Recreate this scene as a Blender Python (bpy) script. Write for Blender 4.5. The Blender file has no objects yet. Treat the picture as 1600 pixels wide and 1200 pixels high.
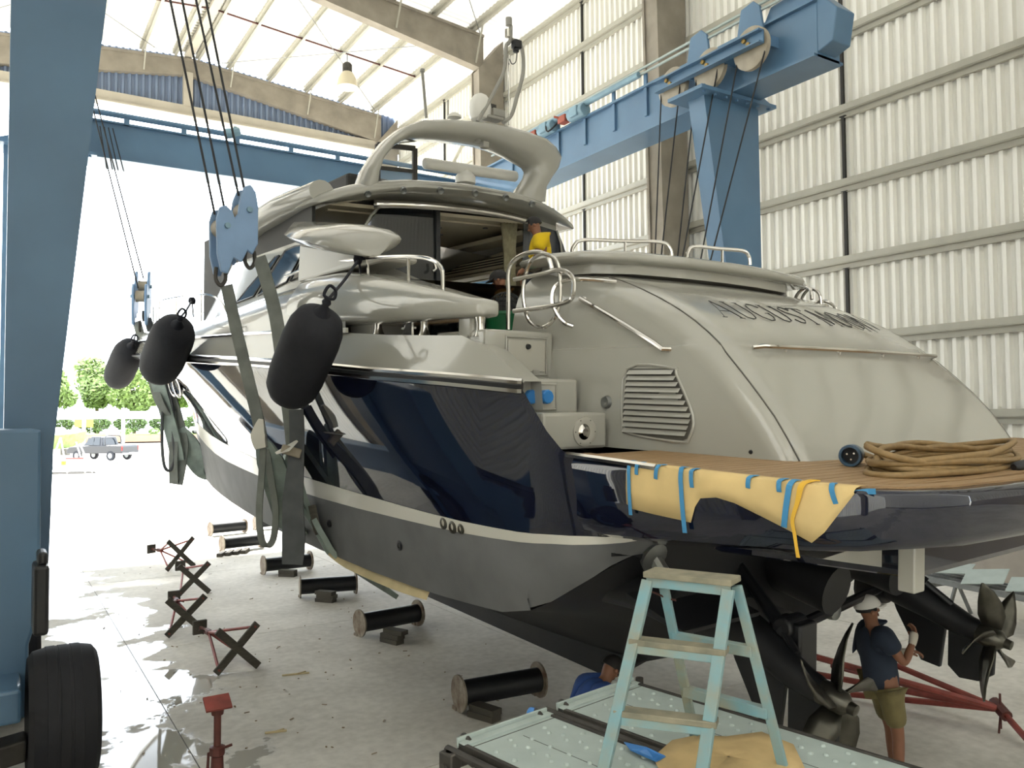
import bpy, bmesh, math, random
import numpy as np
from mathutils import Vector, Matrix, noise
random.seed(7)
S = bpy.context.scene
COL = S.collection

# ---------------------------------------------------------------- camera
cam = bpy.data.objects.new('camera', bpy.data.cameras.new('camera'))
COL.objects.link(cam)
cam.data.sensor_width = 36.0
cam.data.lens = 1270.0 / 1600.0 * 36.0
cam.data.clip_end = 600
cam.matrix_world = Matrix([[0.843271,-0.014832,-0.537284,0.000000],[-0.537422,-0.039062,-0.842408,0.000000],[-0.008493,0.999127,-0.040911,3.300000],[0.000000,0.000000,0.000000,1.000000]])
S.camera = cam

# ---------------------------------------------------------------- sky, sun, exposure
world = bpy.data.worlds.new('sky'); S.world = world
world.use_nodes = True
wn = world.node_tree.nodes; wl = world.node_tree.links
bg = wn['Background']
bg.inputs[0].default_value = (0.86, 0.93, 1.0, 1)
bg.inputs[1].default_value = 4.0
sun = bpy.data.objects.new('sun', bpy.data.lights.new('sun', 'SUN'))
COL.objects.link(sun)
sun.data.energy = 11.0
sun.data.angle = 0.02
sun.data.color = (1.0, 0.965, 0.91)
sun.rotation_euler = (Vector((-0.10, 0.95, 1.0))).to_track_quat('Z', 'Y').to_euler()
S.view_settings.view_transform = 'Standard'
S.view_settings.look = 'None'
S.view_settings.gamma = 1.0
S.view_settings.use_curve_mapping = False
S.view_settings.exposure = 1.12

# ---------------------------------------------------------------- materials
def rgb(h):
    v = [int(h[i:i+2], 16) / 255 for i in (0, 2, 4)]
    return tuple((c / 12.92 if c <= 0.04045 else ((c + 0.055) / 1.055) ** 2.4) for c in v) + (1,)
def mat(name, col, rough=0.5, metal=0.0, vary=0.0, scale=4.0, bump=0.0, coat=0.0, col2=None, spec=0.5, trans=0.0, alpha=1.0, stretch=None):
    m = bpy.data.materials.new(name); m.use_nodes = True
    nt = m.node_tree; b = nt.nodes['Principled BSDF']
    c = rgb(col) if isinstance(col, str) else col
    b.inputs['Base Color'].default_value = c
    b.inputs['Roughness'].default_value = rough
    b.inputs['Metallic'].default_value = metal
    b.inputs['Coat Weight'].default_value = coat
    b.inputs['Coat Roughness'].default_value = 0.04
    b.inputs['Specular IOR Level'].default_value = spec
    b.inputs['Transmission Weight'].default_value = trans
    b.inputs['Alpha'].default_value = alpha
    if vary > 0 or bump > 0 or col2:
        tc = nt.nodes.new('ShaderNodeTexCoord'); n = nt.nodes.new('ShaderNodeTexNoise')
        n.inputs['Scale'].default_value = scale; n.inputs['Detail'].default_value = 6
        src = tc.outputs['Object']
        if stretch:
            mp = nt.nodes.new('ShaderNodeMapping'); mp.inputs['Scale'].default_value = stretch
            nt.links.new(src, mp.inputs[0]); src = mp.outputs[0]
        nt.links.new(src, n.inputs['Vector'])
        if vary > 0 or col2:
            r = nt.nodes.new('ShaderNodeValToRGB')
            r.color_ramp.elements[0].position = 0.32; r.color_ramp.elements[1].position = 0.68
            c2 = rgb(col2) if col2 else tuple(x * (1 - vary) for x in c[:3]) + (1,)
            r.color_ramp.elements[0].color = c2; r.color_ramp.elements[1].color = c
            nt.links.new(n.outputs['Fac'], r.inputs[0]); nt.links.new(r.outputs[0], b.inputs['Base Color'])
        if bump > 0:
            bp = nt.nodes.new('ShaderNodeBump'); bp.inputs['Strength'].default_value = bump; bp.inputs['Distance'].default_value = 0.02
            nt.links.new(n.outputs['Fac'], bp.inputs['Height']); nt.links.new(bp.outputs[0], b.inputs['Normal'])
    return m
M = {}
M['gel'] = mat('white_gelcoat', '9b9991', 0.16, coat=0.5)
M['gel2'] = mat('cream_gelcoat', 'a3a097', 0.25, coat=0.3)
M['seam'] = mat('seam_shadow_gap', '55524c', 0.6)
M['navy'] = mat('navy_gloss_paint', (0.004, 0.006, 0.018, 1), 0.03, coat=0.25, spec=0.6)
M['boot'] = mat('boot_stripe_white', 'cfccc2', 0.3, coat=0.2)
M['anti'] = mat('antifouling_grey', '6c6d6e', 0.75, vary=0.25, scale=2.0)
M['black'] = mat('black_antifouling', '14161a', 0.55, vary=0.4, scale=3.0)
M['steel'] = mat('stainless_tube', 'd0cdc8', 0.12, metal=1.0)
M['steel_dull'] = mat('dull_steel', '8d8f8e', 0.4, metal=0.8, vary=0.2, scale=8)
M['bronze'] = mat('propeller_metal', '5f5d55', 0.35, metal=0.85, vary=0.3, scale=9)
M['glass'] = mat('tinted_glass', (0.012, 0.014, 0.018, 1), 0.03, alpha=0.86, coat=0.5)
M['glassdark'] = mat('dark_window_glass', (0.015, 0.02, 0.03, 1), 0.04, coat=0.6)
M['cream'] = mat('cream_lining', 'cfc5ac', 0.6)
M['curtain'] = mat('curtain_cloth', 'a9a285', 0.9, vary=0.3, scale=14)
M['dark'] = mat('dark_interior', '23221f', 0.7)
M['teak'] = mat('teak', '9c7f5c', 0.55, col2='866a48', scale=6, stretch=(0.6, 9, 9), bump=0.05)
M['caulk'] = mat('teak_caulking', '35302a', 0.7)
M['paper'] = mat('kraft_paper', 'd9bd84', 0.85, vary=0.15, scale=3.5)
M['tan'] = mat('stained_paper', 'c9ae7c', 0.85, vary=0.25, scale=5)
M['tape'] = mat('blue_tape', '3f86b4', 0.6)
M['yellow'] = mat('yellow_webbing', 'd9ab3a', 0.8)
M['cable'] = mat('brown_cable_jacket', '8a7048', 0.55, vary=0.25, scale=20)
M['plug'] = mat('blue_plug_plastic', '1d3f58', 0.35, coat=0.2)
M['cap'] = mat('blue_socket_cap', '2a73b4', 0.4)
M['black_pl'] = mat('black_plastic', '15161a', 0.45)
M['grey_pl'] = mat('grey_plastic', '8f8d86', 0.5)
M['fender'] = mat('fender_cloth', '1f2027', 0.85, vary=0.2, scale=18, bump=0.05)
M['rope'] = mat('dark_rope', '1b1c24', 0.9)
M['wire'] = mat('greased_wire_rope', '1c1d21', 0.6)
M['blue'] = mat('blue_gantry_paint', '5a7c9b', 0.42, vary=0.18, scale=0.9, coat=0.15)
M['blue2'] = mat('pale_blue_paint', '7f9fb0', 0.5, vary=0.2, scale=3)
M['sheave'] = mat('sheave_cast_metal', 'a49a88', 0.5, vary=0.2, scale=6)
M['brass'] = mat('brass_bolt', '9c8149', 0.35, metal=0.7)
M['red'] = mat('red_valve_paint', '9a4a36', 0.5)
M['tyre'] = mat('black_rubber', '1d1e24', 0.8, vary=0.25, scale=6, bump=0.1)
M['conc'] = mat('concrete_beam', '978f82', 0.85, vary=0.28, scale=1.6, bump=0.1)
M['conc2'] = mat('concrete_lintel', 'b5aea0', 0.85, vary=0.15, scale=1.2)
M['sheet'] = mat('corrugated_sheet_cream', 'eae8e0', 0.45, vary=0.06, scale=0.4)
M['rsheet'] = mat('roof_sheet_white', 'efe9d8', 0.5, vary=0.05, scale=0.5)
def translucent_sheet(name, col, t):
    m = bpy.data.materials.new(name); m.use_nodes = True; nt = m.node_tree
    p = nt.nodes['Principled BSDF']; out = nt.nodes['Material Output']
    p.inputs['Base Color'].default_value = rgb(col); p.inputs['Roughness'].default_value = 0.5
    tr = nt.nodes.new('ShaderNodeBsdfTranslucent'); tr.inputs[0].default_value = (1.0, 0.975, 0.92, 1)
    mx = nt.nodes.new('ShaderNodeMixShader'); mx.inputs[0].default_value = t
    nt.links.new(p.outputs[0], mx.inputs[1]); nt.links.new(tr.outputs[0], mx.inputs[2]); nt.links.new(mx.outputs[0], out.inputs[0])
    return m
M['rsheet'] = translucent_sheet('translucent_roof_sheet', 'b4b0a3', 0.07)
M['wsheet2'] = translucent_sheet('dim_wall_sheet', 'c9c6ba', 0.02)  # near-opaque run of the left wall, keeps the hull quarter's reflection dark
M['rearsheet'] = translucent_sheet('rear_wall_sheet', 'd9d5c8', 0.10)  # unseen rear wall, slight translucence added to fill the stern with light
M['wsheet'] = translucent_sheet('translucent_wall_sheet', 'd9d5c8', 0.44)  # translucence added so the unseen left wall glows as fill light
M['girt'] = mat('galvanised_girt', 'aaa79a', 0.5, metal=0.1, vary=0.1, scale=3)
M['gable'] = mat('gable_sheet_blue', '74839c', 0.5, vary=0.08, scale=1)
M['hookblue'] = mat('hazy_blue_block_paint', '7f9dc2', 0.45, vary=0.1, scale=4)  # gantry blue lightened, haze over the blocks put into the colour
M['pad'] = mat('cream_padding', 'c9b88f', 0.85, vary=0.2, scale=4)
M['tread'] = mat('worn_tread_wood', '8f8874', 0.75, col2='6c6a5c', scale=9, stretch=(1, 1, 1))
M['sling'] = mat('grey_sling_webbing', '7c807b', 0.85, vary=0.3, scale=5)
M['slingdk'] = mat('dark_sling_webbing', '56595b', 0.8, vary=0.3, scale=6)
M['slinggr'] = mat('pale_green_sling_cover', '93a099', 0.8, vary=0.35, scale=5)
M['lad'] = mat('pale_blue_ladder_paint', '709ba6', 0.6, col2='8b8d7e', scale=7)
M['galv'] = mat('galvanised_plank', 'aab6b2', 0.55, metal=0.0, vary=0.14, scale=5)
M['galvdk'] = mat('weathered_steel', '4d4a46', 0.6, metal=0.4, vary=0.35, scale=7)
M['bluepl'] = mat('blue_plastic_film', '3f7cc0', 0.3)
M['steelblk'] = mat('black_steel_drum', '1c1e22', 0.5, vary=0.4, scale=4)
M['flange'] = mat('worn_flange_face', '8f8778', 0.6, col2='5d4634', scale=9)
M['timber'] = mat('grey_timber', '514d45', 0.85, vary=0.35, scale=8, stretch=(1, 6, 6))
M['redpaint'] = mat('worn_red_paint', '8b3f36', 0.6, vary=0.4, scale=7)
M['rust'] = mat('dark_red_steel', '5b2c26', 0.6, vary=0.4, scale=9)
M['skin'] = mat('skin', '7d543e', 0.6)
M['hair'] = mat('black_hair', '120f0f', 0.7)
M['shirt_navy'] = mat('navy_cotton', '222c3c', 0.9, vary=0.2, scale=9)
M['shirt_yellow'] = mat('yellow_cotton', 'd6b512', 0.9, vary=0.15, scale=9)
M['shirt_blue'] = mat('blue_cotton', '33508f', 0.9, vary=0.2, scale=9)
M['khaki'] = mat('khaki_cotton', '716743', 0.9, vary=0.25, scale=9)
M['jeans'] = mat('dark_denim', '2a3038', 0.9)
M['capw'] = mat('white_cap_cloth', 'cfccc6', 0.9)
M['glove'] = mat('grey_work_glove', 'b9b3a6', 0.9)
M['gold'] = mat('tan_cloth', '9a7440', 0.9)
M['green'] = mat('green_plastic', '15603c', 0.45)
M['net'] = mat('black_netting', '1b1d1c', 0.8)
M['leaf'] = mat('green_leaves', '7f9652', 0.6, vary=0.45, scale=2)
M['grass'] = mat('lawn_grass', '84985a', 0.9, vary=0.4, scale=3)
M['hedge'] = mat('hedge_leaves', '647a48', 0.8, vary=0.5, scale=2)
M['bark'] = mat('bark', '5d4c3a', 0.9)
M['yard'] = mat('yard_concrete', 'b9b5aa', 0.9, vary=0.1, scale=0.3)
M['kerb'] = mat('kerb_brown', '9c7a66', 0.9, vary=0.2, scale=1)
M['whitepaint'] = mat('white_paint', 'e4e2dc', 0.5)
M['cargrey'] = mat('charcoal_car_paint', '1b1c21', 0.35, coat=0.2)
M['carwhite'] = mat('white_car_paint', 'dcdad4', 0.25, coat=0.5)
M['carglass'] = mat('car_glass', (0.02, 0.025, 0.03, 1), 0.05)
M['tail'] = mat('tail_lamp_red', 'a3261f', 0.3)
M['orange'] = mat('orange_plastic', 'e08a1e', 0.5)
M['signy'] = mat('yellow_sign', 'e0d03a', 0.5)
M['wallgrey'] = mat('grey_rendered_wall', 'a29a90', 0.9, vary=0.1)
M['lampsh'] = mat('lamp_acrylic_shade', 'c9bfa6', 0.3)
M['ink'] = mat('black_lettering', '111012', 0.4)
M['debris'] = mat('debris_wood', '8a7a64', 0.9)
M['white_el'] = mat('white_electronics', 'd8d6cf', 0.35)

def floor_material():
    m = bpy.data.materials.new('wet_concrete_floor'); m.use_nodes = True
    nt = m.node_tree; N = nt.nodes; L = nt.links; b = N['Principled BSDF']
    g = N.new('ShaderNodeNewGeometry')
    n1 = N.new('ShaderNodeTexNoise'); n1.inputs['Scale'].default_value = 0.7; n1.inputs['Detail'].default_value = 8
    n2 = N.new('ShaderNodeTexNoise'); n2.inputs['Scale'].default_value = 9; n2.inputs['Detail'].default_value = 6
    L.new(g.outputs['Position'], n1.inputs['Vector']); L.new(g.outputs['Position'], n2.inputs['Vector'])
    mx = N.new('ShaderNodeMix'); mx.data_type = 'FLOAT'; mx.inputs[0].default_value = 0.4
    L.new(n1.outputs['Fac'], mx.inputs[2]); L.new(n2.outputs['Fac'], mx.inputs[3])
    r = N.new('ShaderNodeValToRGB'); r.color_ramp.elements[0].position = 0.35; r.color_ramp.elements[1].position = 0.62
    r.color_ramp.elements[0].color = rgb('b3afa6'); r.color_ramp.elements[1].color = rgb('d3cfc6')
    L.new(mx.outputs[0], r.inputs[0])
    # a puddled strip of wet floor beside the travel lift wheel track (position in metres on the floor)
    sx = N.new('ShaderNodeSeparateXYZ'); L.new(g.outputs['Position'], sx.inputs[0])
    d = N.new('ShaderNodeMath'); d.operation = 'SUBTRACT'; d.inputs[1].default_value = 1.5; L.new(sx.outputs[0], d.inputs[0])
    a = N.new('ShaderNodeMath'); a.operation = 'ABSOLUTE'; L.new(d.outputs[0], a.inputs[0])
    mr = N.new('ShaderNodeMapRange'); mr.inputs['From Min'].default_value = 0.4; mr.inputs['From Max'].default_value = 1.9
    mr.inputs['To Min'].default_value = 0.14; mr.inputs['To Max'].default_value = -0.25
    L.new(a.outputs[0], mr.inputs['Value'])
    n3 = N.new('ShaderNodeTexNoise'); n3.inputs['Scale'].default_value = 0.8; n3.inputs['Detail'].default_value = 7; n3.inputs['Roughness'].default_value = 0.6
    L.new(g.outputs['Position'], n3.inputs['Vector'])
    ad = N.new('ShaderNodeMath'); ad.operation = 'ADD'; L.new(n3.outputs['Fac'], ad.inputs[0]); L.new(mr.outputs[0], ad.inputs[1])
    pr = N.new('ShaderNodeValToRGB'); pr.color_ramp.elements[0].position = 0.545; pr.color_ramp.elements[1].position = 0.575
    L.new(ad.outputs[0], pr.inputs[0])
    rr = N.new('ShaderNodeMapRange'); rr.inputs['To Min'].default_value = 0.85; b.inputs['Specular IOR Level'].default_value = 0.35; rr.inputs['To Max'].default_value = 0.03
    L.new(pr.outputs[0], rr.inputs['Value']); L.new(rr.outputs[0], b.inputs['Roughness'])
    dk = N.new('ShaderNodeMix'); dk.data_type = 'RGBA'; L.new(pr.outputs[0], dk.inputs[0])
    L.new(r.outputs[0], dk.inputs[6]); dk.inputs[7].default_value = rgb('a19d94')
    L.new(dk.outputs[2], b.inputs['Base Color'])
    bp = N.new('ShaderNodeBump'); bp.inputs['Strength'].default_value = 0.12; bp.inputs['Distance'].default_value = 0.01
    L.new(n2.outputs['Fac'], bp.inputs['Height'])
    iv = N.new('ShaderNodeMath'); iv.operation = 'SUBTRACT'; iv.inputs[0].default_value = 1.0; L.new(pr.outputs[0], iv.inputs[1])
    sc = N.new('ShaderNodeMath'); sc.operation = 'MULTIPLY'; sc.inputs[1].default_value = 0.15; L.new(iv.outputs[0], sc.inputs[0])
    L.new(sc.outputs[0], bp.inputs['Strength'])
    L.new(bp.outputs[0], b.inputs['Normal'])
    return m
M['floor'] = floor_material()

# ---------------------------------------------------------------- geometry helpers
class MB:
    def __init__(s): s.V = []; s.F = []; s.X = None
    def add(s, vs, fs):
        k = len(s.V)
        for v in vs:
            v = Vector(v)
            s.V.append(s.X @ v if s.X is not None else v)
        s.F += [tuple(i + k for i in f) for f in fs]
        return s
    def box(s, c, d, rot=None):
        hx, hy, hz = d[0] / 2, d[1] / 2, d[2] / 2
        vs = [Vector((x * hx, y * hy, z * hz)) for x in (-1, 1) for y in (-1, 1) for z in (-1, 1)]
        if rot is not None: vs = [rot @ v for v in vs]
        vs = [v + Vector(c) for v in vs]
        return s.add(vs, [(0, 1, 3, 2), (4, 6, 7, 5), (0, 4, 5, 1), (2, 3, 7, 6), (0, 2, 6, 4), (1, 5, 7, 3)])
    def bar(s, a, b, w, h, up=(0, 0, 1)):
        a = Vector(a); b = Vector(b); t = (b - a); l = t.length; t.normalize()
        x = t.cross(Vector(up))
        if x.length < 1e-4: x = t.cross(Vector((1, 0, 0)))
        x.normalize(); y = x.cross(t)
        r = Matrix((x, t, y)).transposed()
        return s.box((a + b) / 2, (w, l, h), r)
    def tube(s, pts, r, n=8, closed=False, caps=True):
        pts = [Vector(p) for p in pts]; m = len(pts)
        rs = r if isinstance(r, (list, tuple)) else [r] * m
        prev = None; rings = []
        for i, p in enumerate(pts):
            if closed: t = pts[(i + 1) % m] - pts[i - 1]
            else: t = pts[min(i + 1, m - 1)] - pts[max(i - 1, 0)]
            t.normalize()
            if prev is None:
                x = t.orthogonal().normalized()
            else:
                x = prev - t * prev.dot(t)
                x = x.normalized() if x.length > 1e-6 else t.orthogonal().normalized()
            prev = x; y = t.cross(x)
            rings.append([p + (x * math.cos(2 * math.pi * k / n) + y * math.sin(2 * math.pi * k / n)) * rs[i] for k in range(n)])
        return s.loft(rings, True, caps and not closed, wrap=closed)
    def loft(s, rings, closed=True, caps=True, wrap=False):
        n = len(rings[0]); vs = [v for r in rings for v in r]; fs = []
        m = len(rings)
        for i in range(m if wrap else m - 1):
            for k in range(n if closed else n - 1):
                a = i * n + k; b = i * n + (k + 1) % n; j = (i + 1) % m
                fs.append((a, b, j * n + (k + 1) % n, j * n + k))
        if caps:
            fs.append(tuple(reversed(range(n)))); fs.append(tuple((m - 1) * n + k for k in range(n)))
        return s.add(vs, fs)
    def grid(s, rows): return s.loft(rows, False, False)
    def cyl(s, a, b, r0, r1=None, n=16):
        return s.tube([a, b], [r0, r0 if r1 is None else r1], n)
    def lathe(s, prof, o=(0, 0, 0), ax=(0, 0, 1), n=20, closed=False):
        o = Vector(o); z = Vector(ax).normalized(); x = z.orthogonal().normalized(); y = z.cross(x)
        rings = [[o + z * h + (x * math.cos(2 * math.pi * k / n) + y * math.sin(2 * math.pi * k / n)) * max(r, 1e-4) for k in range(n)] for r, h in prof]
        return s.loft(rings, True, not closed, wrap=closed)
    def prism(s, poly, vec):
        vec = Vector(vec); n = len(poly); p = [Vector(q) for q in poly]
        vs = p + [q + vec for q in p]
        fs = [tuple(range(n)), tuple(reversed(range(n, 2 * n)))]
        fs += [(i, n + i, n + (i + 1) % n, (i + 1) % n) for i in range(n)]
        return s.add(vs, fs)
    def build(s, name, m, parent=None, smooth=35, bevel=0.0, recalc=True, merge=False, solid=0.0, sub=0):
        me = bpy.data.meshes.new(name)
        me.from_pydata([tuple(v) for v in s.V], [], s.F)
        if recalc or merge:
            bm = bmesh.new(); bm.from_mesh(me)
            if merge: bmesh.ops.remove_doubles(bm, verts=bm.verts, dist=1e-4)
            if recalc: bmesh.ops.recalc_face_normals(bm, faces=bm.faces)
            bm.to_mesh(me); bm.free()
        me.update()
        if smooth:
            me.shade_smooth(); me.set_sharp_from_angle(angle=math.radians(smooth))
        return link(name, me, m, parent, bevel, solid, sub)
def link(name, me, m, parent=None, bevel=0.0, solid=0.0, sub=0):
    if m is not None and not me.materials: me.materials.append(M[m] if isinstance(m, str) else m)
    o = bpy.data.objects.new(name, me); COL.objects.link(o)
    if parent: o.parent = parent
    if solid:
        md = o.modifiers.new('thickness', 'SOLIDIFY'); md.thickness = solid; md.offset = 0
    if bevel:
        md = o.modifiers.new('bevel', 'BEVEL'); md.width = bevel; md.segments = 2; md.limit_method = 'ANGLE'
    if sub:
        md = o.modifiers.new('subdivision', 'SUBSURF'); md.levels = sub; md.render_levels = sub
    return o
def root(name, label, cat, loc=(0, 0, 0), rz=0, group=None, mw=None):
    o = bpy.data.objects.new(name, None); COL.objects.link(o)
    o.empty_display_size = 0.2
    if mw is not None: o.matrix_world = mw
    else: o.location = loc; o.rotation_euler = (0, 0, rz)
    return tag(o, label, cat, group)
def tag(o, label, cat, group=None):
    o['label'] = label; o['category'] = cat
    if group: o['group'] = group
    return o
def struct(o): o['kind'] = 'structure'; return o
def stuff(o): o['kind'] = 'stuff'; return o
def kids(o): return [c for c in COL.objects if c.parent == o]
def dup(o, parent=None, label=None, children=None):
    c = o.copy(); COL.objects.link(c)
    if parent: c.parent = parent
    if label: c['label'] = label
    for ch in (kids(o) if children is None else children):
        dup(ch, c)
    return c
def interp(tab, x, col):
    xs = [r[0] for r in tab]; ys = [r[col] for r in tab]
    if x <= xs[0]: return ys[0]
    if x >= xs[-1]: return ys[-1]
    i = max(k for k in range(len(xs)) if xs[k] <= x)
    i = min(i, len(xs) - 2)
    h = xs[i+1] - xs[i]; t = (x - xs[i]) / h
    def sl(k):
        if k == 0: return (ys[1] - ys[0]) / (xs[1] - xs[0])
        if k == len(xs) - 1: return (ys[-1] - ys[-2]) / (xs[-1] - xs[-2])
        a = (ys[k] - ys[k-1]) / (xs[k] - xs[k-1]); b = (ys[k+1] - ys[k]) / (xs[k+1] - xs[k])
        return 0 if a * b <= 0 else 2 * a * b / (a + b)
    m0, m1 = sl(i) * h, sl(i + 1) * h
    return (2*t**3-3*t*t+1)*ys[i] + (t**3-2*t*t+t)*m0 + (-2*t**3+3*t*t)*ys[i+1] + (t**3-t*t)*m1
def curve(pts, n=8, closed=False):
    """smooth path through points (Catmull-Rom)"""
    P = [Vector(p) for p in pts]; m = len(P); out = []
    for i in range(m if closed else m - 1):
        if closed: a, b, c, d = P[i-1], P[i], P[(i+1) % m], P[(i+2) % m]
        else: a, b, c, d = P[max(i-1, 0)], P[i], P[i+1], P[min(i+2, m-1)]
        for k in range(n):
            t = k / n
            out.append(0.5 * ((2*b) + (c-a)*t + (2*a-5*b+4*c-d)*t*t + (-a+3*b-3*c+d)*t**3))
    if not closed: out.append(P[-1])
    return out

# ================================================================ THE HALL
XW, XL, Y0, Y1, XR = 16.2, -2.9, -9.7, 35.3, 6.6
def ztop(x): return 18.3 - 0.088 * abs(x - XR)
def zbot(x): return 17.6 - 0.156 * abs(x - XR)

fl = struct(MB().box((6.6, 12.8, -0.2), (19.6, 46, 0.38)).build('floor', 'galvdk'))
slab0 = None
for ix, xa in enumerate((-3.2, 1.7, 6.6, 11.5)):
    for iy in range(8):
        w, l = 4.9 - 0.012, 5.75 - 0.012
        if slab0 is None:
            slab0 = MB().box((0, 0, -0.01), (w, l, 0.02)).build('floor_slab', 'floor', fl, smooth=0)
            s = slab0
        else:
            s = dup(slab0, fl)
        s.location = (xa + 2.45, -10.2 + 5.75 * (iy + 0.5), 0)

# walls of trapezoidal sheet: every sheet is a piece of its wall
def sheet_profile(n=4, pitch=0.25, d=0.085):
    p = []
    for k in range(n):
        y = k * pitch
        p += [(y, 0), (y + 0.035, d), (y + 0.115, d), (y + 0.15, 0)]
    p.append((n * pitch, 0))
    return p
prof = sheet_profile()
def wall(name, x, sgn, z0, z1, ya, yb):
    zb = 0 if sgn > 0 else 2.55     # unseen left wall: translucent down to the floor, added as fill light
    w = struct(MB().box((x + sgn * 0.42, (ya + yb) / 2, (2.6 + zb) / 2), (0.5, yb - ya, 2.6 - zb)).build(name, 'wallgrey', smooth=0))
    made = {}
    for k in range(int(yb - ya)):      # left: two translucent runs added as fill light, a dim run between
        ma = 'sheet' if sgn > 0 else ('wsheet' if k < 11 or k >= 22 else 'wsheet2')
        if ma not in made:
            made[ma] = MB().grid([[(-sgn * d, y, z) for y, d in prof] for z in (z0, z1)]).build('cladding_sheet', ma, w, smooth=0); s = made[ma]
        else: s = dup(made[ma], w)
        s.location = (x, ya + k, 0)
    return w
wr = wall('wall_right', XW, 1, 2.6, 17.1, Y0, 35.3)
wn_ = struct(MB().box((6.6, -10.05, 0.3), (19.6, 0.25, 0.6)).build('wall_near', 'wallgrey', smooth=0))
first_ = None
for k in range(19):
    if first_ is None:
        first_ = MB().grid([[(y, d, z) for y, d in prof] for z in (0.6, 18.4)]).build('cladding_sheet', 'rearsheet', wn_, smooth=0); o = first_
    else: o = dup(first_, wn_)
    o.location = (-2.9 + k, -9.9, 0)
wleft = wall('wall_left', XL, -1, 0.0, 17.1, Y0, 35.3)

frames = (-2.7, 6.8, 16.3, 25.8, 35.3)
gz = (3.24, 4.96, 6.70, 8.44, 10.12, 11.88, 13.6, 15.35, 16.95)
g0 = None
def zed(l):   # a C-shaped girt along Y, open downwards
    p = [(0, 0.14), (-0.17, 0.14), (-0.17, 0.0), (-0.15, 0.0), (-0.15, -0.02), (-0.07, -0.02), (-0.07, -0.13), (-0.10, -0.13), (-0.10, -0.145), (0, -0.145)]
    return MB().prism([(x, -l / 2, z) for x, z in p], (0, l, 0))
for i in range(len(frames) - 1):
    for z in gz:
        if g0 is None: g0 = zed(9.12).build('girt', 'girt', wr, smooth=0); g = g0
        else: g = dup(g0, wr)
        g.location = (XW - 0.055, (frames[i] + frames[i+1]) / 2, z)
p0 = None
for yp in (1.9, 11.2, 20.75, 30.4):
    for a, b in zip(gz[:-1], gz[1:]):
        if p0 is None:
            p0 = MB().box((0, 0, 0), (0.06, 0.07, 1.5)).box((0, 0, 0.74), (0.09, 0.16, 0.012)).box((0, 0, -0.74), (0.09, 0.16, 0.012)).build('sag_bar', 'dark', wr, smooth=0); s = p0
        else: s = dup(p0, wr)
        s.location = (XW - 0.13, yp, (a + b) / 2)
for a, b in (((16.04, 16.4, 13.55), (16.04, 20.0, 11.9)), ((16.04, 25.6, 11.95), (16.04, 20.9, 11.55)), ((16.04, 26, 16.2), (16.04, 30, 13.7)), ((16.04, 34.9, 12.2), (16.04, 30.8, 13.5)), ((16.04, 26.2, 10.4), (16.04, 35, 8.0))):
    MB().bar(a, b, 0.05, 0.12, (1, 0, 0)).build('diagonal_brace', 'girt', wr, smooth=0)

# columns and rafters
def column(y, side):
    s = 1 if side > 0 else -1
    x0 = XW - 0.2 if s > 0 else XL + 0.2
    m = MB()
    for (ya, yb, xa) in ((y - 0.3, y - 0.22, 1.05), (y + 0.22, y + 0.3, 1.05), (y - 0.22, y + 0.22, 1.0)):
        m.add([(x0, ya, 0), (x0 - s * (xa - 0.25), ya, 0), (x0 - s * xa, ya, 14.5), (x0 - s * xa * 1.02, ya, zbot(15) - 0.1), (x0, ya, ztop(x0)),
               (x0, yb, 0), (x0 - s * (xa - 0.25), yb, 0), (x0 - s * xa, yb, 14.5), (x0 - s * xa * 1.02, yb, zbot(15) - 0.1), (x0, yb, ztop(x0))],
              [(0, 1, 2, 3, 4), (9, 8, 7, 6, 5), (0, 5, 6, 1), (1, 6, 7, 2), (2, 7, 8, 3), (3, 8, 9, 4), (4, 9, 5, 0)])
    return m.build('column', 'conc', wr if s > 0 else wleft, smooth=0)
for y in (-2.7, 6.1, 16.3, 25.8, 35.3):
    column(y, 1); column(y, -1)

ceil = struct(MB().box((XR, (Y0 + Y1) / 2, 18.62), (0.5, Y1 - Y0, 0.03)).build('ceiling', 'girt', smooth=0))
for y in frames:
    for s in (-1, 1):
        xe = 15.2 if s > 0 else -2.0
        m = MB()
        a = 0.19
        m.prism([(XR, y - a, ztop(XR)), (xe, y - a, ztop(xe)), (xe, y - a, zbot(xe)), (XR, y - a, zbot(XR))], (0, 2 * a, 0))
        m.prism([(XR, y - a - 0.06, ztop(XR)), (xe, y - a - 0.06, ztop(xe)), (xe, y - a - 0.06, ztop(xe) - 0.1), (XR, y - a - 0.06, ztop(XR) - 0.1)], (0, 2 * a + 0.12, 0))
        m.build('rafter', 'conc', ceil, smooth=0)
# roof sheets: from the ridge down to the eave and round into the wall
roofp = [(XR, ztop(XR) + 0.33), (15.3, ztop(15.3) + 0.33)]
for k in range(1, 7):
    a = math.pi / 2 * k / 6
    roofp.append((15.3 + 0.9 * math.sin(a), ztop(15.3) + 0.33 - 0.75 * (1 - math.cos(a)) - 0.02))
roofp.append((16.2, 16.9))
first = {}
for k in range(45):
    for s in (1, -1):
        if s not in first:
            rows = []
            for i, (x, z) in enumerate(roofp):
                q = (0, 1) if i < 2 else (math.sin(math.pi / 2 * min((i - 1) / 6, 1)), math.cos(math.pi / 2 * min((i - 1) / 6, 1)))
                rows.append([(XR + s * (x - XR + d * q[0] * 0.8), y, z - d * q[1] * 0.8) for y, d in prof])
            first[s] = MB().grid(rows).build('roof_sheet', 'rsheet', ceil, smooth=0); o = first[s]
        else: o = dup(first[s], ceil)
        o.location = (0, Y0 + k, 0)
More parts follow.
